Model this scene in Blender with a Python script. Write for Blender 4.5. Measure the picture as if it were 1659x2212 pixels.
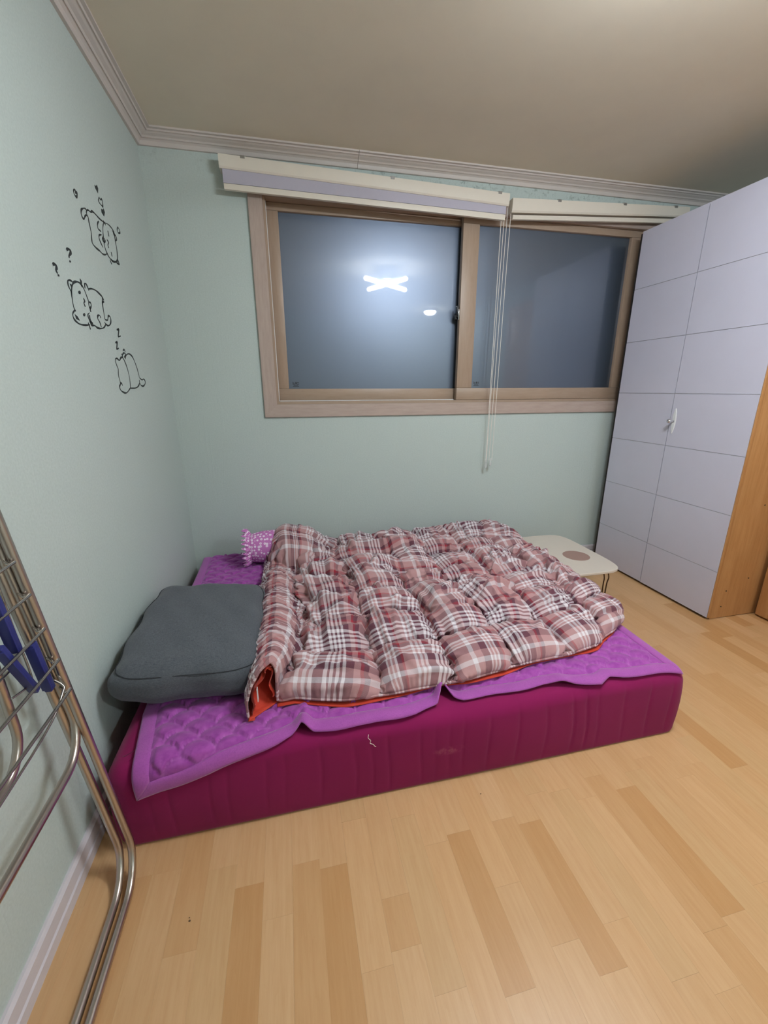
import bpy, bmesh, math, random
import numpy as np
from mathutils import Vector, Matrix

for o in list(bpy.data.objects):
    bpy.data.objects.remove(o)
scene = bpy.context.scene
COL = scene.collection

# ------------------------------------------------------------------ camera
cam_data = bpy.data.cameras.new('camera')
cam = bpy.data.objects.new('camera', cam_data)
COL.objects.link(cam)
scene.camera = cam
cam_data.sensor_fit = 'HORIZONTAL'
cam_data.sensor_width = 36.0
cam_data.lens = 900.24 * 36.0 / 1659.0
cam_data.clip_start = 0.02
CR = Vector((0.97529257, -0.2208926, -0.00329697))
CU = Vector((0.06546695, 0.27473392, 0.95928898))
CF = Vector((0.21099405, 0.93580326, -0.28240711))
cam.matrix_world = Matrix(((CR.x, CU.x, -CF.x, 0.58546), (CR.y, CU.y, -CF.y, -2.4845),
                           (CR.z, CU.z, -CF.z, 1.18062), (0, 0, 0, 1)))

# ------------------------------------------------------------------ world (night outside), exposure
world = bpy.data.worlds.new('night')
scene.world = world
world.use_nodes = True
world.node_tree.nodes['Background'].inputs[0].default_value = (0.02, 0.025, 0.04, 1)
world.node_tree.nodes['Background'].inputs[1].default_value = 0.3
vs = scene.view_settings
vs.view_transform = 'Standard'
vs.look = 'None'
vs.gamma = 1.0
vs.use_curve_mapping = False
vs.exposure = 0.0
LAMP_STRENGTH = 172.0
HALL_STRENGTH = 330.0

# ------------------------------------------------------------------ helpers
def srgb(r, g, b):
    f = lambda c: (c / 12.92) if c <= 0.04045 else ((c + 0.055) / 1.055) ** 2.4
    return (f(r / 255), f(g / 255), f(b / 255), 1.0)

def new_mat(name):
    m = bpy.data.materials.new(name)
    m.use_nodes = True
    nt = m.node_tree
    return m, nt, nt.nodes['Principled BSDF']

def N(nt, kind, **kw):
    n = nt.nodes.new(kind)
    for k, v in kw.items():
        setattr(n, k, v)
    return n

def math_node(nt, op, a, b=None, c=None):
    n = N(nt, 'ShaderNodeMath', operation=op)
    for i, s in enumerate((a, b, c)):
        if s is None:
            continue
        if isinstance(s, (int, float)):
            n.inputs[i].default_value = s
        else:
            nt.links.new(s, n.inputs[i])
    return n.outputs[0]

def mixcol(nt, fac, a, b, mode='MIX'):
    n = N(nt, 'ShaderNodeMix', data_type='RGBA', blend_type=mode)
    for i, s in ((0, fac), (6, a), (7, b)):
        if isinstance(s, (int, float)):
            n.inputs[i].default_value = s
        elif isinstance(s, tuple):
            n.inputs[i].default_value = s
        else:
            nt.links.new(s, n.inputs[i])
    return n.outputs[2]

def noise(nt, vec, scale, detail=3.0, rough=0.55):
    n = N(nt, 'ShaderNodeTexNoise')
    n.inputs['Scale'].default_value = scale
    n.inputs['Detail'].default_value = detail
    n.inputs['Roughness'].default_value = rough
    if vec is not None:
        nt.links.new(vec, n.inputs['Vector'])
    return n

def coords(nt, which='Object', scale=(1, 1, 1)):
    t = N(nt, 'ShaderNodeTexCoord')
    mp = N(nt, 'ShaderNodeMapping')
    mp.inputs['Scale'].default_value = scale
    nt.links.new(t.outputs[which], mp.inputs['Vector'])
    return mp.outputs[0]

def bump(nt, bsdf, height, strength=0.3, dist=0.002, prev=None):
    b = N(nt, 'ShaderNodeBump')
    b.inputs['Strength'].default_value = strength
    b.inputs['Distance'].default_value = dist
    nt.links.new(height, b.inputs['Height'])
    nt.links.new(b.outputs[0], bsdf.inputs['Normal'])
    return b

def maprange(nt, v, a, b, c=0.0, d=1.0):
    n = N(nt, 'ShaderNodeMapRange')
    nt.links.new(v, n.inputs[0])
    for i, x in enumerate((a, b, c, d)):
        n.inputs[i + 1].default_value = x
    return n.outputs[0]

def simple(name, col, rough=0.5, metal=0.0, var=0.06, nscale=30, bstr=0.0, bscale=300, which='Object', spec=0.5):
    m, nt, b = new_mat(name)
    v = coords(nt, which)
    n = noise(nt, v, nscale)
    dark = tuple(c * (1 - var) for c in col[:3]) + (1,)
    lite = tuple(min(1, c * (1 + var)) for c in col[:3]) + (1,)
    nt.links.new(mixcol(nt, n.outputs[0], dark, lite), b.inputs['Base Color'])
    b.inputs['Roughness'].default_value = rough
    b.inputs['Metallic'].default_value = metal
    b.inputs['Specular IOR Level'].default_value = spec
    if bstr:
        n2 = noise(nt, v, bscale, 2)
        bump(nt, b, n2.outputs[0], bstr, 0.001)
    return m

def mesh_obj(name, verts, faces, mat=None, parent=None, smooth=False):
    me = bpy.data.meshes.new(name)
    me.from_pydata([tuple(map(float, v)) for v in verts], [], faces)
    me.validate()
    if smooth:
        me.polygons.foreach_set('use_smooth', [True] * len(me.polygons))
    me.update()
    o = bpy.data.objects.new(name, me)
    COL.objects.link(o)
    if mat:
        me.materials.append(mat)
    if parent:
        o.parent = parent
    return o

def bm_obj(name, bm, mat=None, parent=None, smooth=False, angle=None):
    me = bpy.data.meshes.new(name)
    bmesh.ops.recalc_face_normals(bm, faces=bm.faces[:])
    bm.to_mesh(me)
    bm.free()
    if smooth:
        me.polygons.foreach_set('use_smooth', [True] * len(me.polygons))
        if angle:
            try:
                me.set_sharp_from_angle(angle=angle)
            except Exception:
                pass
    o = bpy.data.objects.new(name, me)
    COL.objects.link(o)
    if mat:
        me.materials.append(mat)
    if parent:
        o.parent = parent
    return o

def add_box(bm, x0, x1, y0, y1, z0, z1, bev=0.0, seg=2):
    r = bmesh.ops.create_cube(bm, size=1.0)
    vs_ = r['verts']
    for v in vs_:
        v.co.x = x0 + (v.co.x + 0.5) * (x1 - x0)
        v.co.y = y0 + (v.co.y + 0.5) * (y1 - y0)
        v.co.z = z0 + (v.co.z + 0.5) * (z1 - z0)
    if bev:
        es = list({e for v in vs_ for e in v.link_edges})
        bmesh.ops.bevel(bm, geom=es, offset=bev, segments=seg, affect='EDGES', profile=0.5)

def box(name, x0, x1, y0, y1, z0, z1, mat, parent=None, bev=0.0, seg=2):
    bm = bmesh.new()
    add_box(bm, x0, x1, y0, y1, z0, z1, bev, seg)
    return bm_obj(name, bm, mat, parent, smooth=bool(bev), angle=math.radians(40))

def smooth_path(pts, n=6):
    """Catmull-Rom resampling of a polyline."""
    p = [Vector(q) for q in pts]
    if len(p) < 3:
        return p
    out = []
    for i in range(len(p) - 1):
        a = p[i - 1] if i else p[0] * 2 - p[1]
        b, c = p[i], p[i + 1]
        d = p[i + 2] if i + 2 < len(p) else p[-1] * 2 - p[-2]
        for k in range(n):
            t = k / n
            out.append(0.5 * ((2 * b) + (c - a) * t + (2 * a - 5 * b + 4 * c - d) * t * t + (3 * b - a - 3 * c + d) * t ** 3))
    out.append(p[-1])
    return out

def add_tube(bm, path, r, seg=10, closed=False, r2=None):
    path = [Vector(p) for p in path]
    n = len(path)
    rings = []
    up = None
    for i, p in enumerate(path):
        if closed:
            t = (path[(i + 1) % n] - path[i - 1]).normalized()
        else:
            t = (path[min(i + 1, n - 1)] - path[max(i - 1, 0)]).normalized()
        if up is None:
            up = Vector((0, 0, 1)) if abs(t.z) < 0.9 else Vector((1, 0, 0))
        side = t.cross(up).normalized()
        up = side.cross(t).normalized()
        ra = r if r2 is None else r + (r2 - r) * i / (n - 1)
        rings.append([bm.verts.new(p + ra * (math.cos(a) * side + math.sin(a) * up))
                      for a in [2 * math.pi * k / seg for k in range(seg)]])
    m = n if closed else n - 1
    for i in range(m):
        A, B = rings[i], rings[(i + 1) % n]
        for k in range(seg):
            bm.faces.new((A[k], A[(k + 1) % seg], B[(k + 1) % seg], B[k]))
    if not closed:
        bm.faces.new(rings[0][::-1])
        bm.faces.new(rings[-1])

def tube(name, path, r, mat, parent=None, seg=10, closed=False, r2=None):
    bm = bmesh.new()
    add_tube(bm, path, r, seg, closed, r2)
    return bm_obj(name, bm, mat, parent, smooth=True, angle=math.radians(50))

def empty(name, loc=(0, 0, 0)):
    o = bpy.data.objects.new(name, None)
    COL.objects.link(o)
    o.location = loc
    o.empty_display_size = 0.05
    return o

def adopt(parent, *kids):
    """Parent while keeping the kids' world coordinates (the meshes are built in world space)."""
    for k in kids:
        k.parent = parent
        k.matrix_parent_inverse = Matrix.Translation(-Vector(parent.location))

def tag(o, label=None, cat=None, group=None, kind=None):
    if label: o['label'] = label
    if cat: o['category'] = cat
    if group: o['group'] = group
    if kind: o['kind'] = kind
    return o

def grid_faces(nu, nv, flip=False):
    f = []
    for j in range(nv - 1):
        for i in range(nu - 1):
            a = j * nu + i
            q = (a, a + 1, a + nu + 1, a + nu)
            f.append(q[::-1] if flip else q)
    return f

def set_uv(o, uv):
    """uv: array per vertex"""
    me = o.data
    lay = me.uv_layers.new(name='UVMap')
    idx = np.empty(len(me.loops), dtype=np.int32)
    me.loops.foreach_get('vertex_index', idx)
    lay.data.foreach_set('uv', np.asarray(uv, dtype=np.float32)[idx].ravel())

random.seed(7)
rng = np.random.default_rng(11)
H = 2.3            # ceiling height
XR, YF = 3.32, -4.5  # right wall, wall behind the camera

# ------------------------------------------------------------------ materials
def wall_mat(name, mould=False):
    m, nt, b = new_mat(name)
    v = coords(nt, 'Object')
    n1 = noise(nt, v, 1.6, 2)
    n2 = noise(nt, v, 160, 3)
    base = mixcol(nt, n1.outputs[0], srgb(188, 201, 194), srgb(196, 206, 203))
    base = mixcol(nt, maprange(nt, n2.outputs[0], 0.35, 0.7), base, srgb(184, 196, 191))
    if mould:
        t = N(nt, 'ShaderNodeTexCoord')
        sx = N(nt, 'ShaderNodeSeparateXYZ')
        nt.links.new(t.outputs['Object'], sx.inputs[0])
        hi = math_node(nt, 'MULTIPLY', maprange(nt, sx.outputs['Z'], 2.13, 2.25), maprange(nt, sx.outputs['X'], 0.2, 1.0, 0.3, 1.0))
        n3 = noise(nt, v, 38, 4, 0.7)
        n4 = noise(nt, v, 4.5, 2)
        spots = maprange(nt, n3.outputs[0], 0.52, 0.66)
        f = math_node(nt, 'MULTIPLY', math_node(nt, 'MULTIPLY', spots, hi), maprange(nt, n4.outputs[0], 0.4, 0.6))
        base = mixcol(nt, math_node(nt, 'MULTIPLY', f, 0.7), base, srgb(72, 82, 74))
    nt.links.new(base, b.inputs['Base Color'])
    b.inputs['Roughness'].default_value = 0.75
    b.inputs['Specular IOR Level'].default_value = 0.25
    # paper weave and a few long vertical creases
    vw = coords(nt, 'Object', (5.0, 5.0, 0.55))
    n5 = noise(nt, vw, 1.3, 4, 0.6)
    crease = math_node(nt, 'POWER', maprange(nt, math_node(nt, 'ABSOLUTE', math_node(nt, 'SUBTRACT', n5.outputs[0], 0.5)), 0.0, 0.03, 1.0, 0.0), 2.0)
    hgt = math_node(nt, 'ADD', math_node(nt, 'MULTIPLY', crease, 0.5), math_node(nt, 'MULTIPLY', n2.outputs[0], 0.35))
    bump(nt, b, hgt, 0.35, 0.0015)
    return m

def wood_mat(name, c1, c2, scale, grain=9.0, rough=0.4, use_obj_color=False, coat=0.0):
    """c1/c2: light and dark grain colours, scale: stretch of the grain (small along the fibre)."""
    m, nt, b = new_mat(name)
    t = N(nt, 'ShaderNodeTexCoord')
    oi = N(nt, 'ShaderNodeObjectInfo')
    geo = N(nt, 'ShaderNodeNewGeometry')
    mp = N(nt, 'ShaderNodeMapping')
    mp.inputs['Scale'].default_value = scale
    nt.links.new(geo.outputs['Position'], mp.inputs['Vector'])
    cb = N(nt, 'ShaderNodeCombineXYZ')
    off = math_node(nt, 'MULTIPLY', oi.outputs['Random'], 37.0)
    for i in range(3):
        nt.links.new(off, cb.inputs[i])
    nt.links.new(cb.outputs[0], mp.inputs['Location'])
    n1 = noise(nt, mp.outputs[0], grain, 5, 0.62)
    n2 = noise(nt, mp.outputs[0], grain * 0.35, 2)
    w = math_node(nt, 'FRACT', math_node(nt, 'MULTIPLY', n2.outputs[0], 9.0))
    w = math_node(nt, 'POWER', w, 6.0)
    f = math_node(nt, 'ADD', math_node(nt, 'MULTIPLY', maprange(nt, n1.outputs[0], 0.35, 0.7), 0.75), math_node(nt, 'MULTIPLY', w, 0.25))
    c = mixcol(nt, f, c1, c2)
    if use_obj_color:
        c = mixcol(nt, 1.0, c, oi.outputs['Color'], 'MULTIPLY')
    nt.links.new(c, b.inputs['Base Color'])
    b.inputs['Roughness'].default_value = rough
    b.inputs['Coat Weight'].default_value = coat
    b.inputs['Coat Roughness'].default_value = 0.25
    bump(nt, b, n1.outputs[0], 0.06, 0.001)
    return m

M = {}
M['wall'] = wall_mat('green_wallpaper')
M['wall_mould'] = wall_mat('green_wallpaper_mould', True)
M['ceiling'] = simple('ceiling_paper', srgb(222, 213, 194), 0.9, var=0.05, nscale=6, bstr=0.15, bscale=220)
M['trim'] = simple('white_moulding', srgb(205, 196, 190), 0.5, var=0.05, nscale=12)
M['baseboard'] = simple('baseboard_white', srgb(205, 198, 202), 0.45, var=0.04)
M['floor_wood'] = wood_mat('laminate', srgb(204, 165, 122), srgb(195, 153, 108), (14, 1.0, 14), 7, 0.36, True)
M['casing'] = wood_mat('window_casing', srgb(182, 164, 153), srgb(169, 149, 138), (1.2, 10, 9), 8, 0.45)
M['casing_v'] = wood_mat('window_casing_upright', srgb(182, 164, 153), srgb(169, 149, 138), (10, 10, 1.0), 8, 0.45)
M['sash'] = wood_mat('window_sash', srgb(168, 146, 127), srgb(158, 135, 115), (1.2, 10, 9), 8, 0.42)
M['sash_v'] = wood_mat('window_sash_upright', srgb(168, 146, 127), srgb(158, 135, 115), (10, 10, 1.0), 8, 0.42)
M['door_white'] = simple('wardrobe_white', srgb(206, 204, 219), 0.42, var=0.03, nscale=9, bstr=0.05, bscale=90)
M['groove'] = simple('wardrobe_groove', srgb(180, 176, 178), 0.5)
M['brown_wood'] = wood_mat('brown_veneer', srgb(192, 144, 94), srgb(172, 122, 72), (9, 9, 0.8), 6, 0.45)
M['carcass_and_shade'] = simple('dark_carcass_and_shade', srgb(38, 30, 28), 0.7)  # carcass colour, also painted shade for the gap strip and window backdrop
M['burgundy'] = None
M['steel'] = simple('brushed_steel', srgb(190, 180, 172), 0.3, 1.0, var=0.05)
M['steel_dark'] = simple('steel_wire', srgb(176, 172, 166), 0.25, 1.0, var=0.05)
M['blue'] = simple('navy_plastic', srgb(40, 46, 112), 0.4)
M['white_plastic'] = simple('white_plastic', srgb(225, 225, 225), 0.4)
M['decal'] = simple('black_vinyl', srgb(24, 28, 30), 0.5)
M['cream'] = simple('blind_cream', srgb(226, 218, 204), 0.5, var=0.02)
M['lavender'] = simple('blind_fabric', srgb(186, 182, 196), 0.8, var=0.04, nscale=200)
M['bracket'] = simple('bracket_metal', srgb(170, 168, 165), 0.35, 0.8)
M['cord'] = simple('white_cord', srgb(232, 226, 218), 0.6)
M['tabletop'] = simple('table_laminate', srgb(216, 205, 192), 0.45, var=0.02)
M['tableedge'] = simple('table_edge', srgb(196, 178, 156), 0.5)
M['inlay'] = simple('brown_inlay', srgb(160, 128, 118), 0.5, var=0.05, nscale=120)
M['table_leg'] = simple('bronze_wire', srgb(92, 70, 52), 0.35, 0.8)
M['chrome'] = simple('chrome', srgb(225, 225, 228), 0.12, 1.0, var=0.02)
M['black'] = simple('black_plastic', srgb(20, 20, 22), 0.35)

def fabric(name, c1, c2, weave=600, rough=0.9, sheen=0.3, bstr=0.25, mott=8):
    m, nt, b = new_mat(name)
    v = coords(nt, 'Object')
    n1 = noise(nt, v, mott, 4)
    n2 = noise(nt, v, weave, 2)
    c = mixcol(nt, maprange(nt, n1.outputs[0], 0.3, 0.7), c1, c2)
    dk = tuple(x * 0.78 for x in c1[:3]) + (1,)
    c = mixcol(nt, maprange(nt, n2.outputs[0], 0.45, 0.75, 0, 0.6), c, dk)
    nt.links.new(c, b.inputs['Base Color'])
    b.inputs['Roughness'].default_value = rough
    b.inputs['Sheen Weight'].default_value = sheen
    b.inputs['Specular IOR Level'].default_value = 0.2
    bump(nt, b, n2.outputs[0], bstr, 0.001)
    return m
M['burgundy'] = fabric('burgundy_velvet', srgb(118, 30, 72), srgb(128, 34, 78), 500, 0.85, 0.25, 0.1, 5)
M['purple'] = fabric('purple_microfibre', srgb(152, 66, 154), srgb(172, 86, 172), 220, 0.9, 0.3, 0.15, 45)
M['purple_edge'] = fabric('purple_binding', srgb(162, 80, 162), srgb(170, 88, 168), 300, 0.9, 0.3, 0.12, 25)
def linen():
    m, nt, b = new_mat('charcoal_linen')
    t1 = noise(nt, coords(nt, 'Object', (1, 9, 9)), 95, 3, .6)
    t2 = noise(nt, coords(nt, 'Object', (9, 1, 9)), 95, 3, .6)
    n1 = noise(nt, coords(nt, 'Object'), 9, 3)
    f = math_node(nt, 'MULTIPLY', math_node(nt, 'ADD', t1.outputs[0], t2.outputs[0]), .5)
    c = mixcol(nt, maprange(nt, f, .36, .64), srgb(62, 66, 73), srgb(100, 104, 110))
    c = mixcol(nt, maprange(nt, n1.outputs[0], .3, .7, 0, .3), c, srgb(88, 92, 96))
    nt.links.new(c, b.inputs['Base Color'])
    b.inputs['Roughness'].default_value = .95
    b.inputs['Sheen Weight'].default_value = .15
    b.inputs['Specular IOR Level'].default_value = .2
    bump(nt, b, f, .4, .002)
    return m
M['grey_fabric'] = linen()
M['seam_grey'] = simple('charcoal_thread', srgb(48, 50, 54), 0.9)
M['lining'] = fabric('rust_lining', srgb(196, 62, 40), srgb(186, 54, 36), 500, 0.7, 0.2, 0.08, 10)

def glass_mat():
    m, nt, b = new_mat('frosted_night_glass')
    v = coords(nt, 'Object')
    n = noise(nt, v, 500, 2)
    nt.links.new(mixcol(nt, n.outputs[0], srgb(44, 52, 62), srgb(50, 58, 68)), b.inputs['Base Color'])
    b.inputs['Roughness'].default_value = 0.40
    b.inputs['IOR'].default_value = 2.4
    b.inputs['Specular IOR Level'].default_value = 0.55
    b.inputs['Specular Tint'].default_value = (0.66, 0.78, 1.0, 1)
    b.inputs['Coat Weight'].default_value = 1.0
    b.inputs['Coat Roughness'].default_value = 0.02
    b.inputs['Coat IOR'].default_value = 1.5
    return m
M['glass'] = glass_mat()

def emit(name, col, strength):
    m, nt, b = new_mat(name)
    b.inputs['Base Color'].default_value = (0.9, 0.9, 0.9, 1)
    b.inputs['Emission Color'].default_value = col
    b.inputs['Emission Strength'].default_value = strength
    return m

# plaid of the comforter: the same stripe sequence in warp and weft, woven half and half
P_, M_, W_, R_ = srgb(178, 136, 136), srgb(100, 58, 70), srgb(220, 212, 216), srgb(150, 36, 50)
SEQ = [(3.0, P_), (1.3, W_), (1.1, P_), (1.3, W_), (1.1, P_), (1.3, W_), (3.8, M_), (1.4, W_), (1.0, M_), (1.4, W_), (1.0, M_),
       (1.4, W_), (1.0, M_), (1.4, W_), (3.4, M_), (2.6, P_), (1.3, R_), (2.2, M_), (6.5, P_), (2.4, W_), (3.4, P_), (3.6, M_),
       (1.0, W_), (1.0, P_), (1.0, W_), (1.0, P_), (1.2, W_), (2.0, M_), (1.2, R_), (1.8, P_)]
def plaid_mat():
    m, nt, b = new_mat('plaid_cotton')
    uv = N(nt, 'ShaderNodeTexCoord')
    sp = N(nt, 'ShaderNodeSeparateXYZ')
    nt.links.new(uv.outputs['UV'], sp.inputs[0])
    tot = sum(w for w, _ in SEQ)
    cols = []
    for ax, ph in (('X', 0.13), ('Y', 0.55)):
        f = math_node(nt, 'FRACT', math_node(nt, 'ADD', math_node(nt, 'MULTIPLY', sp.outputs[ax], 145.0 / tot), ph))
        r = N(nt, 'ShaderNodeValToRGB')
        r.color_ramp.interpolation = 'CONSTANT'
        el = r.color_ramp.elements
        pos = 0.0
        for k, (w, c) in enumerate(SEQ):
            if k == 0:
                e = el[0]; e.position = 0.0
            elif k == 1:
                e = el[1]; e.position = pos / tot
            else:
                e = el.new(pos / tot)
            e.color = c
            pos += w
        nt.links.new(f, r.inputs[0])
        cols.append(r.outputs[0])
    # twill: fine diagonal alternation between warp and weft
    s = math_node(nt, 'ADD', sp.outputs['X'], sp.outputs['Y'])
    tw = math_node(nt, 'FRACT', math_node(nt, 'MULTIPLY', s, 300.0))
    tw = maprange(nt, tw, 0.4, 0.6, 0.38, 0.62)
    c = mixcol(nt, tw, cols[0], cols[1])
    nt.links.new(c, b.inputs['Base Color'])
    b.inputs['Roughness'].default_value = 0.8
    b.inputs['Sheen Weight'].default_value = 0.15
    b.inputs['Specular IOR Level'].default_value = 0.25
    mp = N(nt, 'ShaderNodeMapping')
    mp.inputs['Scale'].default_value = (1, 1, 1)
    nt.links.new(uv.outputs['UV'], mp.inputs['Vector'])
    n = noise(nt, mp.outputs[0], 28, 4, 0.6)
    bump(nt, b, n.outputs[0], 0.35, 0.006)
    return m
M['plaid'] = plaid_mat()

def floral_mat():
    m, nt, b = new_mat('lilac_floral_print')
    v = coords(nt, 'Object')
    vo = N(nt, 'ShaderNodeTexVoronoi')
    vo.inputs['Scale'].default_value = 62
    vo.inputs['Randomness'].default_value = 0.55
    nt.links.new(v, vo.inputs['Vector'])
    d = vo.outputs['Distance']
    ring = math_node(nt, 'MULTIPLY', maprange(nt, d, 0.14, 0.18), maprange(nt, d, 0.36, 0.42, 1.0, 0.0))
    dot = maprange(nt, d, 0.07, 0.1, 1.0, 0.0)
    f = math_node(nt, 'MAXIMUM', ring, dot)
    nt.links.new(mixcol(nt, f, srgb(196, 120, 184), srgb(238, 222, 236)), b.inputs['Base Color'])
    b.inputs['Roughness'].default_value = 0.9
    return m
M['floral'] = floral_mat()

# ================================================================== THE SETTING
# floor: a base slab and one strip of laminate per visible piece
WALL_T = 0.12
floor = box('floor', -WALL_T, XR + WALL_T, YF - WALL_T, WALL_T, -0.1, -0.004, M['floor_wood'])
floor.color = (0.97, 0.95, 0.92, 1)
tag(floor, 'honey coloured strip laminate floor', 'floor', kind='structure')
PITCH = 0.0694
pm = bpy.data.meshes.new('plank')
bmp = bmesh.new()
add_box(bmp, -0.5, 0.5, -0.5, 0.5, -1.0, 0.0)
bmp.to_mesh(pm); bmp.free()
pm.materials.append(M['floor_wood'])
DARK = (0.87, 0.77, 0.63, 1)
MID = (0.94, 0.88, 0.79, 1)
LITE = (1.03, 1.03, 1.03, 1)
TONES = [(1.0, 0.98, 0.95, 1), (0.98, 0.95, 0.9, 1), LITE, (1.02, 1.0, 0.97, 1), MID, (0.97, 0.97, 0.93, 1), (1.0, 0.96, 0.9, 1), DARK]
fixed = {0: [(-1.36, -1.697, 0), (-1.697, -2.02, 7), (-2.02, -2.3, 0)],
         1: [(-1.42, -1.78, 2), (-1.78, -2.1, 2)],
         2: [(-1.34, -1.675, 2), (-1.675, -1.99, 4), (-1.99, -2.3, 0)],
         3: [(-1.37, -1.70, 0), (-1.70, -2.02, 7), (-2.02, -2.35, 1)],
         5: [(-1.40, -1.80, 0), (-1.80, -1.90, 4), (-1.90, -2.22, 2)],
         8: [(-1.36, -1.692, 0), (-1.692, -2.02, 7), (-2.02, -2.35, 0)],
         10: [(-1.38, -1.685, 2), (-1.685, -1.97, 4), (-1.97, -2.3, 0)],
         11: [(-1.37, -1.71, 1), (-1.71, -2.035, 7), (-2.035, -2.36, 3)],
         16: [(-1.40, -1.68, 0), (-1.68, -2.01, 7), (-2.01, -2.3, 0)],
         -2: [(-1.40, -1.80, 4), (-1.80, -2.1, 0)],
         22: [(-1.05, -1.39, 2), (-1.39, -1.7, 7), (-1.7, -2.0, 1)]}
lr = random.Random(5)
def lay(k, y1, y0, tone):
    o = bpy.data.objects.new('plank', pm)
    COL.objects.link(o)
    x0 = 0.383 + k * PITCH
    xa, xb = max(x0, 0.002), min(x0 + PITCH, XR - 0.002)
    o.location = ((xa + xb) / 2, (y0 + y1) / 2, 0)
    o.scale = (xb - xa - 0.00015, abs(y1 - y0) - 0.0002, 0.004)
    o.color = TONES[tone]
    o.parent = floor
nplank = 0
for k in range(-6, 38):
    x0 = 0.383 + k * PITCH
    top = -1.36 if x0 < 1.80 else 0.0
    bot = -2.42
    segs = fixed.get(k)
    y = top - lr.uniform(0, 0.02)
    if segs:
        if top > segs[0][0] + 0.05:
            yy = segs[0][0]
            while yy < top - 0.02:
                y2 = min(yy + lr.uniform(0.3, 0.42), top)
                if top - y2 < 0.12:
                    y2 = top
                lay(k, y2, yy, lr.choice([0, 1, 2, 3, 4, 5, 6])); nplank += 1
                yy = y2
        for s in segs:
            lay(k, *s); nplank += 1
        y = segs[-1][1]
    first = not segs
    while y > bot:
        L = lr.uniform(0.12, 0.34) if first else lr.uniform(0.3, 0.46)
        first = False
        lay(k, y, y - L, lr.choice([0, 0, 1, 2, 3, 3, 4, 5, 6, 6, 1, 7 if x0 > 1.8 else 5])); nplank += 1
        y -= L
# ceiling and walls
tag(box('ceiling', -WALL_T, XR + WALL_T, YF - WALL_T, WALL_T, H, H + 0.1, M['ceiling']), 'plain beige papered ceiling', 'ceiling', kind='structure')
tag(box('wall_left', -WALL_T, 0, YF - WALL_T, WALL_T + 0.02, 0, H, M['wall']), 'pale green papered wall with black decals', 'wall', kind='structure')
tag(box('wall_right', XR, XR + WALL_T, YF - WALL_T, WALL_T, 0, H, M['wall']), 'pale green papered wall behind the wardrobes', 'wall', kind='structure')
tag(box('wall_front', 0, XR, YF - WALL_T, YF, 0, H, M['wall']), 'pale green papered wall opposite the window', 'wall', kind='structure')
WX0, WX1, WZ0, WZ1 = 0.53, 2.79, 1.10, 2.115     # opening
bm = bmesh.new()
add_box(bm, 0, XR, 0, WALL_T, 0, WZ0)
add_box(bm, 0, XR, 0, WALL_T, WZ1, H)
add_box(bm, 0, WX0, 0, WALL_T, WZ0, WZ1)
add_box(bm, WX1, XR, 0, WALL_T, WZ0, WZ1)
tag(bm_obj('wall_back', bm, M['wall_mould']), 'pale green papered window wall with mould under the crown moulding', 'wall', kind='structure')

# crown mouldings and baseboards: extruded profiles
def extrude_profile(name, prof, a, b, normal, mat, m0=0.0, m1=0.0):
    """prof: (distance from wall, z); run from a to b (x,y); m0/m1 mitre the ends by the wall distance."""
    a, b, n = Vector((*a, 0)), Vector((*b, 0)), Vector((*normal, 0))
    d = (b - a).normalized()
    vs_, fs = [], []
    k = len(prof)
    for end, s in ((a, m0), (b, -m1)):
        for dd, z in prof:
            vs_.append(end + n * dd + d * (dd * s) + Vector((0, 0, z)))
    for i in range(k):
        j = (i + 1) % k
        fs.append((i, j, k + j, k + i))
    fs.append(tuple(range(k))[::-1]); fs.append(tuple(range(k, 2 * k)))
    bm_ = bmesh.new()
    bv = [bm_.verts.new(v) for v in vs_]
    for f in fs:
        bm_.faces.new([bv[i] for i in f])
    return bm_obj(name, bm_, mat)
CROWN = [(0.0, 2.251), (0.011, 2.251), (0.013, 2.255), (0.016, 2.266), (0.026, 2.274), (0.029, 2.272), (0.034, 2.278), (0.046, 2.283),
         (0.056, 2.289), (0.060, 2.287), (0.064, 2.292), (0.076, 2.293), (0.076, H), (0.0, H)]
tag(extrude_profile('trim_1', CROWN, (0, YF), (0, 0), (1, 0), M['trim'], 0, 1), 'white crown moulding along the decal wall', 'moulding', kind='structure')
tag(extrude_profile('trim_2', CROWN, (0, 0), (1.012, 0), (0, -1), M['trim'], 1, 0), 'white crown moulding piece running from the room corner', 'moulding', kind='structure')
tag(extrude_profile('trim_3', CROWN, (1.0135, 0), (XR, 0), (0, -1), M['trim'], 0, 0), 'white crown moulding piece running on above the wardrobe', 'moulding', kind='structure')
BASE = [(0.0, 0.0), (0.014, 0.0), (0.014, 0.028), (0.010, 0.031), (0.010, 0.034), (0.013, 0.038), (0.012, 0.068), (0.006, 0.075), (0.0, 0.075)]
tag(extrude_profile('baseboard_left', BASE, (0, YF), (0, 0), (1, 0), M['baseboard'], 0, 1), 'white baseboard along the decal wall', 'baseboard', kind='structure')
tag(extrude_profile('baseboard_back', BASE, (0, 0), (XR, 0), (0, -1), M['baseboard'], 1, 0), 'white baseboard under the window', 'baseboard', kind='structure')

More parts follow.
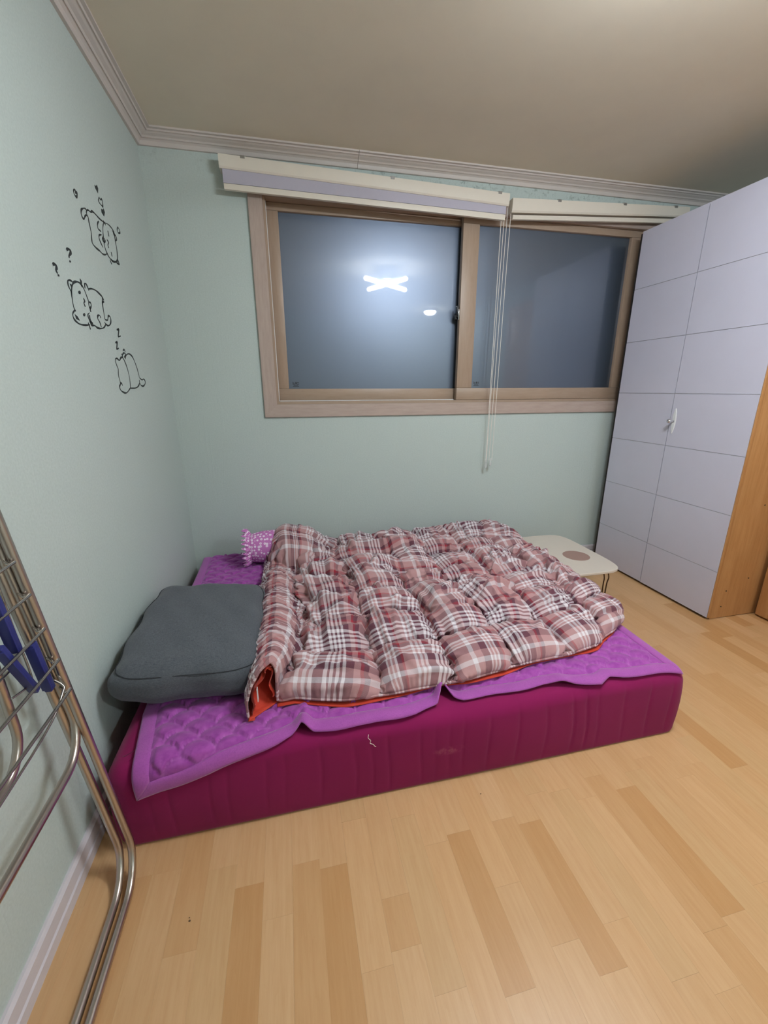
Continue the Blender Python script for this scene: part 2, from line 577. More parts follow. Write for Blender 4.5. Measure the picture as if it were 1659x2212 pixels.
# ------------------------------------------------------------------ window
win = empty('window_1', ((WX0 + WX1) / 2, 0, WZ0))
tag(win, 'wide two-sash window with brown frame and frosted glass dark with night', 'window', kind='structure')
CX0, CX1, CZ0, CZ1 = 0.464, 2.86, 1.031, 2.17
parts = []
def mitre_frame(name, x0, x1, z0, z1, w, y0, y1, mat_h, mat_v, bev=0.002):
    """four mitred bars of a rectangular frame"""
    out = []
    for kind in ('b', 't', 'l', 'r'):
        if kind == 'b': q = [(x0, z0), (x1, z0), (x1 - w, z0 + w), (x0 + w, z0 + w)]
        if kind == 't': q = [(x0, z1), (x0 + w, z1 - w), (x1 - w, z1 - w), (x1, z1)]
        if kind == 'l': q = [(x0, z0), (x0 + w, z0 + w), (x0 + w, z1 - w), (x0, z1)]
        if kind == 'r': q = [(x1, z0), (x1, z1), (x1 - w, z1 - w), (x1 - w, z0 + w)]
        bm_ = bmesh.new()
        A = [bm_.verts.new((x, y0, z)) for x, z in q]
        B = [bm_.verts.new((x, y1, z)) for x, z in q]
        bm_.faces.new(A); bm_.faces.new(B[::-1])
        for i in range(4):
            bm_.faces.new((A[i], B[i], B[(i + 1) % 4], A[(i + 1) % 4]))
        if bev:
            bmesh.ops.bevel(bm_, geom=bm_.edges[:], offset=bev, segments=2, affect='EDGES')
        o = bm_obj(name, bm_, mat_h if kind in 'bt' else mat_v, None, True, math.radians(35))
        out.append(o)
    return out
parts += mitre_frame('casing', CX0, CX1, CZ0, CZ1, 0.07, -0.014, 0.0, M['casing'], M['casing_v'])
parts += mitre_frame('frame', WX0, WX1, WZ0, WZ1, 0.016, 0.0, 0.115, M['sash'], M['sash_v'], 0.001)
adopt(win, *parts)
def sash(x0, x1, z0, z1, y0, y1, ls, rs, br, tr):
    s = empty('sash', ((x0 + x1) / 2, (y0 + y1) / 2, z0))
    ks = [box('rail', x0, x1, y0, y1, z0, z0 + br, M['sash'], bev=0.003),
          box('rail', x0, x1, y0, y1, z1 - tr, z1, M['sash'], bev=0.003),
          box('stile', x0, x0 + ls, y0 - 0.0005, y1, z0 + br, z1 - tr, M['sash_v'], bev=0.003),
          box('stile', x1 - rs, x1, y0 - 0.0005, y1, z0 + br, z1 - tr, M['sash_v'], bev=0.003)]
    yc = (y0 + y1) / 2 + 0.004
    g = box('glass_pane', x0 + ls - 0.004, x1 - rs + 0.004, yc, yc + 0.006, z0 + br - 0.004, z1 - tr + 0.004, M['glass'])
    tag(g, 'frosted glass pane, dark with night outside')
    ks.append(g)
    # small printed maker's mark in the lower corner of the pane
    bm_ = bmesh.new()
    mx, mz = x0 + ls + 0.022, z0 + br + 0.012
    for (a, b, c, d) in ((0, 0.034, 0, 0.003), (0.004, 0.03, 0.006, 0.009), (0, 0.003, 0.012, 0.026), (0.004, 0.012, 0.012, 0.015),
                         (0.004, 0.012, 0.018, 0.021), (0.015, 0.022, 0.013, 0.025), (0.025, 0.034, 0.012, 0.015), (0.025, 0.034, 0.02, 0.024)):
        add_box(bm_, mx + a, mx + b, yc - 0.0006, yc - 0.0001, mz + c, mz + d)
    ks.append(bm_obj('printed_mark', bm_, M['decal']))
    adopt(s, *ks)
    return s, ks
sL, kL = sash(0.546, 1.70, 1.117, 2.098, 0.062, 0.092, 0.06, 0.045, 0.068, 0.036)
sR, kR = sash(1.606, 2.774, 1.117, 2.098, 0.012, 0.046, 0.098, 0.072, 0.07, 0.036)
adopt(win, sL, sR)
# weather strip: thin pale line along the left sash
ws = bmesh.new()
add_box(ws, 0.545, 0.549, 0.050, 0.056, 1.117, 2.098)
add_box(ws, 0.545, 1.606, 0.050, 0.056, 1.1165, 1.1205)
o = bm_obj('weather_strip', ws, M['white_plastic']); adopt(win, o)
# crescent latch on the edge of the meeting stile
bm = bmesh.new()
add_box(bm, 1.600, 1.606, 0.016, 0.034, 1.57, 1.63, 0.002)
lat = bm_obj('latch', bm, M['chrome'], None, True, 0.6)
bm = bmesh.new()
add_box(bm, 1.588, 1.600, 0.020, 0.030, 1.585, 1.615, 0.003)
add_box(bm, 1.588, 1.597, 0.008, 0.030, 1.595, 1.645, 0.003)
add_box(bm, 1.585, 1.600, 0.030, 0.044, 1.572, 1.60, 0.004)
lev = bm_obj('latch_lever', bm, M['black'], None, True, 0.6)
adopt(win, lat, lev)
# added dark backdrop behind the panes, night darkness put into its colour
o = box('night_backdrop', WX0, WX1, 0.115, 0.12, WZ0, WZ1, M['carcass_and_shade']); adopt(win, o)

# ================================================================== LAMPS
def ceiling_cross_lamp(c):
    t = empty('ceiling_lamp', (c[0], c[1], H))
    tag(t, 'cross-shaped white tube lamp on the ceiling, mirrored in the window', 'lamp')
    ems = emit('lamp_tube_glow', (0.84, 0.915, 1.0, 1), LAMP_STRENGTH)
    body = M['white_plastic']
    ks = []
    for ang, L, dz in ((math.atan2(-0.439, 0.552), 0.65, 0.0), (math.atan2(0.564, 0.294), 0.59, 0.0)):
        d = Vector((math.cos(ang), math.sin(ang), 0))
        n = Vector((-d.y, d.x, 0))
        hw = 0.0195
        prof = []
        for k in range(9):                       # round diffuser, clipped into the housing above
            a = math.radians(-52) + math.radians(284) * k / 8
            prof.append((hw * math.cos(a), -0.0195 * math.sin(a)))
        bm_ = bmesh.new()
        cz = Vector((c[0], c[1], 2.165 + dz))
        pts = []
        for k in range(17):
            s = -1 + 2 * k / 16
            taper = math.sqrt(max(0.0, 1 - max(0.0, (abs(s) * L / 2 - (L / 2 - hw)) / hw) ** 2)) if abs(s) * L / 2 > L / 2 - hw else 1.0
            pts.append((s * L / 2, max(taper, 0.08)))
        # denser near the round ends
        pts = [(-L / 2, 0.1), (-L / 2 + 0.004, 0.6), (-L / 2 + 0.010, 0.86), (-L / 2 + 0.02, 1.0), (L / 2 - 0.02, 1.0), (L / 2 - 0.010, 0.86), (L / 2 - 0.004, 0.6), (L / 2, 0.1)]
        rings = [[bm_.verts.new(cz + d * s + n * (p[0] * tp) + Vector((0, 0, p[1] * tp))) for p in prof] for s, tp in pts]
        for i in range(len(rings) - 1):
            for k in range(8):
                bm_.faces.new((rings[i][k], rings[i][k + 1], rings[i + 1][k + 1], rings[i + 1][k]))
        bm_.faces.new(rings[0]); bm_.faces.new(rings[-1][::-1])
        ks.append(bm_obj('lamp_tube', bm_, ems, None, True))
        bm_ = bmesh.new()
        add_box(bm_, -L / 2 + 0.02, L / 2 - 0.02, -hw * .6, hw * .6, 2.177, 2.200, 0.003)
        bmesh.ops.rotate(bm_, verts=bm_.verts[:], cent=(0, 0, 0), matrix=Matrix.Rotation(ang, 3, 'Z'))
        bmesh.ops.translate(bm_, verts=bm_.verts[:], vec=(c[0], c[1], 0))
        ks.append(bm_obj('lamp_housing', bm_, body, None, True, 0.6))
    bm_ = bmesh.new()
    bmesh.ops.create_cone(bm_, cap_ends=True, segments=32, radius1=0.09, radius2=0.10, depth=0.10, matrix=Matrix.Translation((c[0], c[1], 2.25)))
    ks.append(bm_obj('mounting_plate', bm_, body, None, True, 0.6))
    adopt(t, *ks)
ceiling_cross_lamp((1.614, -1.770))
def round_lamp(c):
    t = empty('ceiling_lamp', (c[0], c[1], H))
    tag(t, 'small round dome lamp on the ceiling by the room entrance', 'lamp')
    bm_ = bmesh.new()
    bmesh.ops.create_uvsphere(bm_, u_segments=24, v_segments=12, radius=0.085)
    bmesh.ops.delete(bm_, geom=[v for v in bm_.verts if v.co.z > 0.01], context='VERTS')
    for v in bm_.verts:
        v.co = Vector((v.co.x + c[0], v.co.y + c[1], 2.27 + v.co.z * 0.55))
    g = bm_obj('lamp_dome', bm_, emit('dome_glow', (0.86, 0.93, 1.0, 1), HALL_STRENGTH), None, True)
    bm_ = bmesh.new()
    bmesh.ops.create_cone(bm_, cap_ends=True, segments=32, radius1=0.093, radius2=0.093, depth=0.03, matrix=Matrix.Translation((c[0], c[1], 2.285)))
    adopt(t, g, bm_obj('mounting_ring', bm_, M['white_plastic'], None, True, 0.6))
round_lamp((2.72, -3.72))

# ================================================================== WHITE WARDROBE
wd = empty('wardrobe', (2.98, -0.52, 0))
tag(wd, 'tall white two-door wardrobe with grooved doors and brown wooden side', 'wardrobe')
WX = 2.679
ks = [box('carcass', WX + 0.026, 3.30, -0.93, -0.092, 0.0, 2.05, M['carcass_and_shade']),
      box('side_panel', WX + 0.022, 3.30, -0.949, -0.931, 0.004, 2.058, M['brown_wood'], bev=0.001),
      box('top_panel', WX + 0.004, 3.30, -0.949, -0.092, 2.0505, 2.058, M['door_white'])]
ks.append(box('gap_shade_strip', WX + 0.006, WX + 0.026, -0.092, -0.078, 0.0, 2.05, M['carcass_and_shade']))  # dark strip standing in for the shade in the gap by the wall
sd = ks[1]
for (x, z) in ((2.80, 0.93), (2.88, 0.62), (2.77, 0.16), (2.90, 0.22), (2.76, 0.07)):   # shelf-pin holes
    bm = bmesh.new()
    bmesh.ops.create_cone(bm, cap_ends=True, segments=10, radius1=0.0035, radius2=0.0035, depth=0.001,
                          matrix=Matrix.Translation((x, -0.9495, z)) @ Matrix.Rotation(math.pi / 2, 4, 'X'))
    h = bm_obj('pin_hole', bm, M['black'])
    h.parent = sd
GZ = [0.014, 0.275, 0.578, 0.868, 1.153, 1.453, 1.75, 2.056]
doors = []
for (ya, yb, dx) in ((-0.503, -0.094, 0.003), (-0.949, -0.509, 0.0)):
    d = box('door', WX + dx + 0.003, WX + 0.021, ya, yb, 0.014, 2.056, M['groove'])
    for a, b in zip(GZ[:-1], GZ[1:]):
        p = box('panel', WX + dx, WX + dx + 0.004, ya, yb, a + 0.0012, b - 0.0012, M['door_white'])
        p.parent = d
    doors.append(d)
# worn brown edge strip along the near door
e = box('edge_strip', WX + 0.002, WX + 0.021, -0.9535, -0.9495, 0.014, 2.056, M['brown_wood'], bev=0.001)
e.parent = doors[1]
tag(e, 'brown edge where the white foil has worn away')
# leaf-shaped clear handle plate with a round chrome knob
bm = bmesh.new()
hy, hz = -0.535, 1.006
ring = []
n = 24
for side in (0, 1):
    row = []
    for k in range(n):
        a = 2 * math.pi * k / n
        zz = 0.07 * math.sin(a)
        yy = 0.013 * math.copysign(abs(math.cos(a)) ** 1.4, math.cos(a))
        row.append(bm.verts.new((WX - 0.001 - 0.004 * side, hy + yy * (1 - 0.3 * side), hz + zz * (1 - 0.06 * side))))
    ring.append(row)
for k in range(n):
    bm.faces.new((ring[0][k], ring[0][(k + 1) % n], ring[1][(k + 1) % n], ring[1][k]))
bm.faces.new(ring[1])
bm.faces.new(ring[0][::-1])
hp = bm_obj('handle_plate', bm, M['white_plastic'], doors[1], True, 0.6)
bm = bmesh.new()
add_tube(bm, [(WX - 0.004, hy, hz), (WX - 0.030, hy, hz)], 0.006, 12)
bmesh.ops.create_uvsphere(bm, u_segments=16, v_segments=10, radius=0.0125, matrix=Matrix.Translation((WX - 0.034, hy, hz)))
hk = bm_obj('knob', bm, M['chrome'], doors[1], True)
adopt(wd, *ks, *doors)

# ================================================================== BROWN CABINET NEXT TO IT
bc = empty('wooden_cabinet', (3.15, -1.45, 0))
tag(bc, 'brown wooden cabinet with framed panel doors beside the white wardrobe', 'cabinet')
BX = 2.978
ks = [box('carcass', BX + 0.022, 3.30, -1.95, -0.968, 0.0, 2.02, M['brown_wood'])]
for (ya, yb) in ((-1.46, -0.970), (-1.95, -1.464)):
    d = box('door', BX + 0.008, BX + 0.021, ya, yb, 0.012, 2.0, M['brown_wood'])
    fr = [box('door_stile', BX, BX + 0.009, ya, ya + 0.06, 0.012, 2.0, M['brown_wood'], d, 0.002),
          box('door_stile', BX, BX + 0.009, yb - 0.06, yb, 0.012, 2.0, M['brown_wood'], d, 0.002)]
    for (a, b) in ((0.012, 0.09), (0.98, 1.06), (1.92, 2.0)):
        box('door_rail', BX, BX + 0.009, ya + 0.06, yb - 0.06, a, b, M['brown_wood'], d, 0.002)
    for (a, b) in ((0.11, 0.96), (1.08, 1.90)):
        box('raised_panel', BX + 0.003, BX + 0.009, ya + 0.08, yb - 0.08, a, b, M['brown_wood'], d, 0.004)
    bm = bmesh.new()
    bmesh.ops.create_uvsphere(bm, u_segments=14, v_segments=8, radius=0.014, matrix=Matrix.Translation((BX - 0.014, (ya + 0.03) if ya < -1.2 and yb > -1.2 else (yb - 0.03), 1.0)))
    bm_obj('knob', bm, M['chrome'], d, True)
    ks.append(d)
adopt(bc, *ks)

# ================================================================== WINDOW BLINDS
def blind(name, label, x0, x1, za, zb, ch, fold, bar, brks, dep=0.075):
    """cassette from x0 to x1, its top at za (left) and zb (right); ch cassette height, fold/bar heights left and right"""
    t = empty(name, ((x0 + x1) / 2, -0.03, (za + zb) / 2))
    tag(t, label, 'blind', 'blinds over the window')
    ks = []
    def sheet(nm, prof, xa, xb, mat):
        # prof: (y, dz below the top line left, right)
        bm_ = bmesh.new()
        rows = []
        for x in (xa, xb):
            f = (x - x0) / (x1 - x0)
            rows.append([bm_.verts.new((x, y, za + (zb - za) * f - (dl + (dr - dl) * f))) for y, dl, dr in prof])
        m_ = len(prof)
        for i in range(m_):
            bm_.faces.new((rows[0][i], rows[0][(i + 1) % m_], rows[1][(i + 1) % m_], rows[1][i]))
        bm_.faces.new(rows[0][::-1]); bm_.faces.new(rows[1])
        return bm_obj(nm, bm_, mat, None, True, math.radians(25))
    c0, c1 = ch
    # curved fascia of the cassette
    prof = [(-0.004, 0, 0)]
    for k in range(9):
        a = k / 8
        prof.append((-dep + 0.012 * (a - 0.35) ** 2 * 0.8 + (0.004 if k == 8 else 0), c0 * a, c1 * a))
    prof.append((-0.004, c0 * 0.98, c1 * 0.98))
    ks.append(sheet('cassette', prof, x0, x1, M['cream']))
    f0, f1 = fold
    if f0:
        yA = -dep + 0.012
        ks.append(sheet('fabric_fold', [(yA, c0, c1), (yA - 0.003, c0 + f0 * 0.5, c1 + f1 * 0.5), (yA, c0 + f0, c1 + f1), (yA + 0.012, c0 + f0, c1 + f1), (yA + 0.012, c0, c1)], x0 + 0.012, x1 - 0.012, M['lavender']))
    else:
        yA = -dep + 0.02
    b0, b1 = bar
    g = 0.003 if f0 else 0.008
    ks.append(sheet('bottom_bar', [(yA - 0.004, c0 + f0 + g, c1 + f1 + g), (yA - 0.006, c0 + f0 + g + b0 * 0.5, c1 + f1 + g + b1 * .5), (yA - 0.003, c0 + f0 + g + b0, c1 + f1 + g + b1),
                                   (yA + 0.014, c0 + f0 + g + b0, c1 + f1 + g + b1), (yA + 0.014, c0 + f0 + g, c1 + f1 + g)], x0 + 0.014, x1 - 0.016, M['cream']))
    for bx_ in brks:
        f = (bx_ - x0) / (x1 - x0)
        z = za + (zb - za) * f
        bm_ = bmesh.new()
        add_box(bm_, bx_ - 0.014, bx_ + 0.014, -dep + 0.002, -0.0, z + 0.0005, z + 0.003)
        add_box(bm_, bx_ - 0.010, bx_ + 0.010, -dep - 0.002, -dep + 0.004, z - 0.009, z + 0.003, 0.001)
        ks.append(bm_obj('bracket', bm_, M['bracket']))
    return t, ks
bl, ksl = blind('roller_blind', 'cream roller blind with lavender fabric fold hanging below its cassette', 0.352, 1.828, 2.224, 2.186,
                (0.054, 0.057), (0.056, 0.037), (0.023, 0.026), (0.46, 1.18, 1.77))
br, ksr = blind('roller_blind', 'cream roller blind fully rolled up, reaching behind the wardrobe', 1.848, 3.0, 2.168, 2.213,
                (0.066, 0.05), (0.0, 0.0), (0.021, 0.021), (2.13, 2.55, 2.9))
def cord_pull(x, y, z):
    bm_ = bmesh.new()
    prof = [(0.001, 0.034), (0.0035, 0.03), (0.006, 0.015), (0.008, 0.0), (0.0085, -0.012), (0.006, -0.02), (0.001, -0.022)]
    rings = [[bm_.verts.new((x + r * math.cos(a), y + r * math.sin(a), z + dz)) for a in [2 * math.pi * k / 12 for k in range(12)]] for r, dz in prof]
    for i in range(len(rings) - 1):
        for k in range(12):
            bm_.faces.new((rings[i][k], rings[i][(k + 1) % 12], rings[i + 1][(k + 1) % 12], rings[i + 1][k]))
    bm_.faces.new(rings[0]); bm_.faces.new(rings[-1][::-1])
    return bm_obj('cord_pull', bm_, M['clear'], None, True)
m_, nt_, b_ = new_mat('clear_plastic')
b_.inputs['Base Color'].default_value = (0.95, 0.95, 0.95, 1)
b_.inputs['Transmission Weight'].default_value = 0.75
b_.inputs['Roughness'].default_value = 0.08
b_.inputs['IOR'].default_value = 1.4
M['clear'] = m_
def cords(tops, bot, zb):
    out = []
    for (tx, tz), bx_ in zip(tops, bot):
        p = smooth_path([(tx, -0.052, tz), (tx + (bx_ - tx) * 0.45, -0.0505, 1.6), (bx_, -0.05, zb)], 8)
        out.append(tube('cord', p, 0.0017, M['cord'], seg=6))
    return out
kc = cords([(1.797, 2.075), (1.815, 2.125)], [1.801, 1.804], 0.735) + [cord_pull(1.8025, -0.05, 0.715)]
adopt(bl, *ksl, *kc)
kc = cords([(1.832, 2.165), (1.852, 2.11)], [1.822, 1.842], 0.742) + [cord_pull(1.832, -0.052, 0.728)]
adopt(br, *ksr, *kc)

# ================================================================== LOW TABLE
tb = empty('folding_table', (2.10, -0.46, 0))
tag(tb, 'low cream folding table with round brown inlay and bent wire legs', 'table')
def superellipse(cx, cy, a, b, e, n=72):
    out = []
    for k in range(n):
        t = 2 * math.pi * k / n
        c, s = math.cos(t), math.sin(t)
        out.append((cx + a * math.copysign(abs(c) ** (2 / e), c), cy + b * math.copysign(abs(s) ** (2 / e), s)))
    return out
TZ = 0.25
TCX, TCY, TA, TB = 2.105, -0.47, 0.205, 0.295
def slab(name, outline_fn, z0, z1, mat):
    bm_ = bmesh.new()
    rows = []
    for z, inset in ((z0, 0.002), (z0 + 0.002, 0), (z1 - 0.002, 0), (z1, 0.002)):
        rows.append([bm_.verts.new((x, y, z)) for x, y in outline_fn(inset)])
    n_ = len(rows[0])
    for i in range(3):
        for k in range(n_):
            bm_.faces.new((rows[i][k], rows[i][(k + 1) % n_], rows[i + 1][(k + 1) % n_], rows[i + 1][k]))
    bm_.faces.new(rows[0][::-1]); bm_.faces.new(rows[3])
    return bm_obj(name, bm_, mat, None, True, math.radians(35))
tt = slab('tabletop', lambda i: superellipse(TCX, TCY, TA - i, TB - i, 5.2), TZ - 0.014, TZ, M['tabletop'])
ti = slab('round_inlay', lambda i: superellipse(2.168, -0.535, 0.074 - i * .3, 0.074 - i * .3, 2.0, 48), TZ - 0.0035, TZ + 0.0008, M['inlay'])
ks = [tt, ti]
for (lx, ly, sx, sy) in ((TCX + 0.13, TCY - 0.235, 1, -1), (TCX + 0.13, TCY + 0.235, 1, 1), (TCX - 0.13, TCY - 0.235, -1, -1), (TCX - 0.13, TCY + 0.235, -1, 1)):
    bm = bmesh.new()
    for q in (-0.014, 0.014):
        p = smooth_path([(lx + q - 0.03 * sx, ly, TZ - 0.016), (lx + q - 0.006 * sx, ly, TZ - 0.03), (lx + q + 0.008 * sx, ly, TZ - 0.07), (lx + q * .8 + 0.004 * sx, ly + 0.0 * sy, 0.14), (lx + q * .6, ly + 0.004 * sy, 0.01)], 5)
        add_tube(bm, p, 0.0033, 8)
    add_tube(bm, smooth_path([(lx - 0.014 * .6, ly + .004 * sy, 0.01), (lx, ly + .004 * sy, 0.0036), (lx + 0.014 * .6, ly + .004 * sy, 0.01)], 4), 0.0033, 8)
    ks.append(bm_obj('leg', bm, M['table_leg'], None, True))
adopt(tb, *ks)

# ================================================================== WALL DECALS
DECALS = {
 'cat1': [('l',[(-1514,3468),(-1534,3472),(-1570,3460),(-1602,3440),(-1614,3412),(-1600,3398),(-1580,3400),(-1560,3420),(-1532,3436),(-1508,3432)]),('l',[(-1514,3468),(-1526,3448),(-1508,3432),(-1508,3400),(-1502,3352),(-1512,3312),(-1512,3284),(-1464,3272),(-1406,3270),(-1362,3264),(-1312,3272),(-1266,3292)]),('l',[(-1514,3468),(-1488,3480),(-1450,3482),(-1420,3496),(-1376,3498),(-1310,3492),(-1232,3494)]),('l',[(-1232,3494),(-1262,3460),(-1280,3420),(-1294,3364),(-1294,3322),(-1274,3296),(-1244,3276),(-1188,3266),(-1122,3276),(-1068,3308),(-1050,3356),(-1048,3406),(-1048,3450),(-1048,3492),(-1094,3506),(-1152,3508),(-1232,3494)]),('l',[(-1080,3492),(-1034,3478),(-1012,3468),(-1020,3448),(-1056,3432)]),('f',[(-1076,3490),(-1042,3476),(-1044,3454),(-1066,3468)]),('l',[(-1066,3312),(-1050,3290),(-1044,3278),(-1088,3276),(-1116,3280)]),('f',[(-1082,3304),(-1064,3288),(-1100,3286)]),('l',[(-1328,3470),(-1362,3442),(-1364,3414),(-1320,3412)]),('l',[(-1320,3392),(-1364,3376),(-1376,3352),(-1352,3326),(-1330,3312)]),('l',[(-1176,3460),(-1176,3424)]),('l',[(-1228,3390),(-1204,3380),(-1224,3356),(-1218,3338)]),('l',[(-1180,3324),(-1178,3296)]),('l',[(-1288,3392),(-1316,3364),(-1292,3354),(-1266,3372),(-1278,3384)]),('l',[(-1242,3502),(-1204,3488)]),('l',[(-1236,3260),(-1212,3238)]),('l',[(-1206,3272),(-1186,3262)]),],
 'heart1': [('l',[(-1652,3532),(-1670,3514),(-1662,3498),(-1638,3496),(-1620,3520),(-1624,3526),(-1646,3514),(-1640,3528),(-1652,3532)]),],
 'heart2': [('f',[(-1290,3696),(-1286,3676),(-1252,3660),(-1232,3696),(-1248,3712),(-1266,3696)]),],
 'heart3': [('l',[(-1244,3640),(-1264,3608),(-1222,3600),(-1196,3604),(-1188,3636),(-1200,3646),(-1220,3634),(-1244,3640)]),],
 'heart4': [('f',[(-1238,3574),(-1242,3550),(-1206,3538),(-1176,3574),(-1190,3592),(-1210,3578)]),],
 'heart5': [('l',[(-942,3558),(-964,3532),(-950,3516),(-910,3530),(-912,3548),(-942,3558)]),],
 'q1': [('t',[(-1926,3130),(-1908,3142),(-1880,3144),(-1876,3132),(-1908,3106),(-1908,3096)]),('f',[(-1912,3084),(-1896,3084),(-1900,3074),(-1918,3072)]),],
 'q2': [('t',[(-2132,3006),(-2114,3014),(-2094,3012),(-2094,3000),(-2108,2984),(-2094,2974)]),('f',[(-2094,2970),(-2078,2970),(-2082,2960),(-2098,2958)]),],
 'cat2': [('l',[(-1926,2968),(-1958,2970),(-1986,2960),(-1992,2936),(-1980,2918),(-1968,2904)]),('f',[(-1970,2950),(-1938,2950),(-1956,2930)]),('l',[(-1746,2892),(-1762,2924),(-1784,2960),(-1812,2978),(-1850,2984),(-1898,2974),(-1932,2954),(-1964,2914),(-1974,2878),(-1976,2826),(-1960,2806)]),('l',[(-1970,2810),(-2002,2790),(-2008,2768),(-1990,2752),(-1940,2740),(-1866,2744),(-1794,2756)]),('f',[(-1980,2788),(-1950,2780),(-1928,2760),(-1972,2762)]),('l',[(-1812,3010),(-1812,2984)]),('l',[(-1800,3004),(-1810,2966)]),('l',[(-1814,2766),(-1798,2728)]),('l',[(-1792,2776),(-1744,2770)]),('f',[(-1868,2932),(-1848,2938),(-1840,2930),(-1850,2918),(-1870,2916),(-1876,2922)]),('f',[(-1860,2810),(-1840,2816),(-1834,2808),(-1846,2796),(-1862,2794),(-1868,2802)]),('l',[(-1818,2902),(-1806,2888),(-1822,2874),(-1812,2856)]),('l',[(-1750,2892),(-1722,2894),(-1722,2874),(-1746,2858),(-1754,2872),(-1750,2892)]),('l',[(-1746,2858),(-1744,2836)]),('l',[(-1766,2966),(-1760,2992),(-1738,2998),(-1724,2984),(-1712,2964)]),('l',[(-1720,2972),(-1662,2986),(-1598,2988),(-1542,2978),(-1508,2966),(-1524,2922),(-1528,2874),(-1530,2824)]),('l',[(-1518,2972),(-1488,2952)]),('l',[(-1530,2928),(-1490,2942)]),('l',[(-1530,2824),(-1486,2826),(-1470,2842),(-1452,2860),(-1422,2854),(-1424,2828),(-1454,2802),(-1496,2790),(-1526,2796),(-1548,2804)]),('l',[(-1526,2796),(-1568,2770),(-1620,2756),(-1682,2752),(-1720,2760),(-1768,2758),(-1784,2778),(-1798,2798),(-1792,2816),(-1768,2828)]),('l',[(-1616,2764),(-1628,2792),(-1652,2812),(-1642,2830),(-1612,2838),(-1596,2824)]),('l',[(-1772,2816),(-1776,2790),(-1750,2770)]),],
 'z1': [('z',[(-1340,2782),(-1292,2794),(-1332,2736),(-1278,2748)]),],
 'z2': [('z',[(-1410,2688),(-1370,2698),(-1406,2644),(-1360,2656)]),],
 'cat3': [('l',[(-1442,2508),(-1468,2550),(-1460,2576),(-1422,2580),(-1390,2570),(-1348,2592),(-1314,2594),(-1282,2570),(-1250,2516),(-1238,2444),(-1252,2380)]),('l',[(-1442,2508),(-1458,2462),(-1448,2410),(-1476,2386),(-1462,2360),(-1404,2344),(-1348,2344),(-1290,2364),(-1252,2380)]),('l',[(-1448,2410),(-1426,2410),(-1412,2394)]),('l',[(-1262,2586),(-1236,2614),(-1168,2632),(-1100,2620),(-1056,2582),(-1020,2526),(-1000,2458)]),('l',[(-1000,2458),(-940,2444),(-906,2452),(-868,2440),(-876,2414),(-936,2394),(-990,2400),(-1014,2420),(-1010,2442)]),('l',[(-1014,2420),(-1060,2394),(-1134,2378),(-1254,2376)]),('l',[(-1322,2622),(-1306,2596)]),('l',[(-1314,2610),(-1274,2630),(-1238,2624),(-1280,2596)]),('l',[(-1282,2646),(-1250,2656),(-1234,2640)]),],
}

def decal(name, key, label, group=None):
    bm_ = bmesh.new()
    for kind, pts in DECALS[key]:
        P = [Vector((0.0, y / 2000, z / 2000)) for y, z in pts]
        T0, T1 = 0.0002, 0.0009
        if kind == 'f':
            A = [bm_.verts.new((T1, p.y, p.z)) for p in P]
            B = [bm_.verts.new((T0, p.y, p.z)) for p in P]
            bm_.faces.new(A)
            for i in range(len(P)):
                j = (i + 1) % len(P)
                bm_.faces.new((A[i], B[i], B[j], A[j]))
            continue
        w = {'t': 0.0038, 'z': 0.0030}.get(kind, 0.0025)
        S = smooth_path(P, 5) if kind != 'z' else [P[i] + (P[i + 1] - P[i]) * t for i in range(3) for t in (0.0, 0.12, 0.88, 1.0)]   # letters keep sharp corners
        rows = []
        nS = len(S)
        for i, p in enumerate(S):
            t = S[min(i + 1, nS - 1)] - S[max(i - 1, 0)]
            if t.length < 1e-9:
                t = Vector((0, 1, 0))
            t.normalize()
            nrm = Vector((0, -t.z, t.y))
            ww = w * (0.55 + 0.45 * math.sin(math.pi * min(1, max(0, (i + 0.6) / (nS + 0.2)))) ) * (1.15 + 0.35 * math.sin(i * 0.55))
            rows.append([bm_.verts.new((x, p.y + nrm.y * s * ww, p.z + nrm.z * s * ww)) for x, s in ((T0, -1), (T1, -1), (T1, 1), (T0, 1))])
        for i in range(nS - 1):
            for k in range(3):
                bm_.faces.new((rows[i][k], rows[i][k + 1], rows[i + 1][k + 1], rows[i + 1][k]))
    o_ = bm_obj(name, bm_, M['decal'])
    # origin onto the wall at the decal's centre
    c = sum((v.co for v in o_.data.vertices), Vector()) / len(o_.data.vertices)
    c.x = 0
    o_.data.transform(Matrix.Translation(-c))
    o_.location = c
    tag(o_, label, 'decal', group)
decal('cat_decal', 'cat1', 'black outline decal of a dancing cat among little hearts', 'cat outline decals')
decal('cat_decal', 'cat2', 'black outline decal of a wide-eyed cat under two question marks', 'cat outline decals')
decal('cat_decal', 'cat3', 'black outline decal of a curled-up sleeping cat under letters Z', 'cat outline decals')
decal('heart_decal', 'heart1', 'small outlined heart decal beside the raised paw of the dancing cat', 'heart decals')
decal('heart_decal', 'heart2', 'solid black heart decal, topmost of the row above the dancing cat', 'heart decals')
decal('heart_decal', 'heart3', 'outlined heart decal between two solid black hearts', 'heart decals')
decal('heart_decal', 'heart4', 'solid black heart decal just above the dancing cat, under an outlined heart', 'heart decals')
decal('heart_decal', 'heart5', 'tiny outlined heart decal next to the ear of the dancing cat', 'heart decals')
decal('question_mark_decal', 'q1', 'black question mark decal, the higher of the two', 'question mark decals')
decal('question_mark_decal', 'q2', 'black question mark decal, the lower of the two', 'question mark decals')
decal('letter_decal', 'z1', 'black letter Z decal, the higher one above the sleeping cat', 'letter decals')
decal('letter_decal', 'z2', 'black letter Z decal, the lower one just over the sleeping cat', 'letter decals')

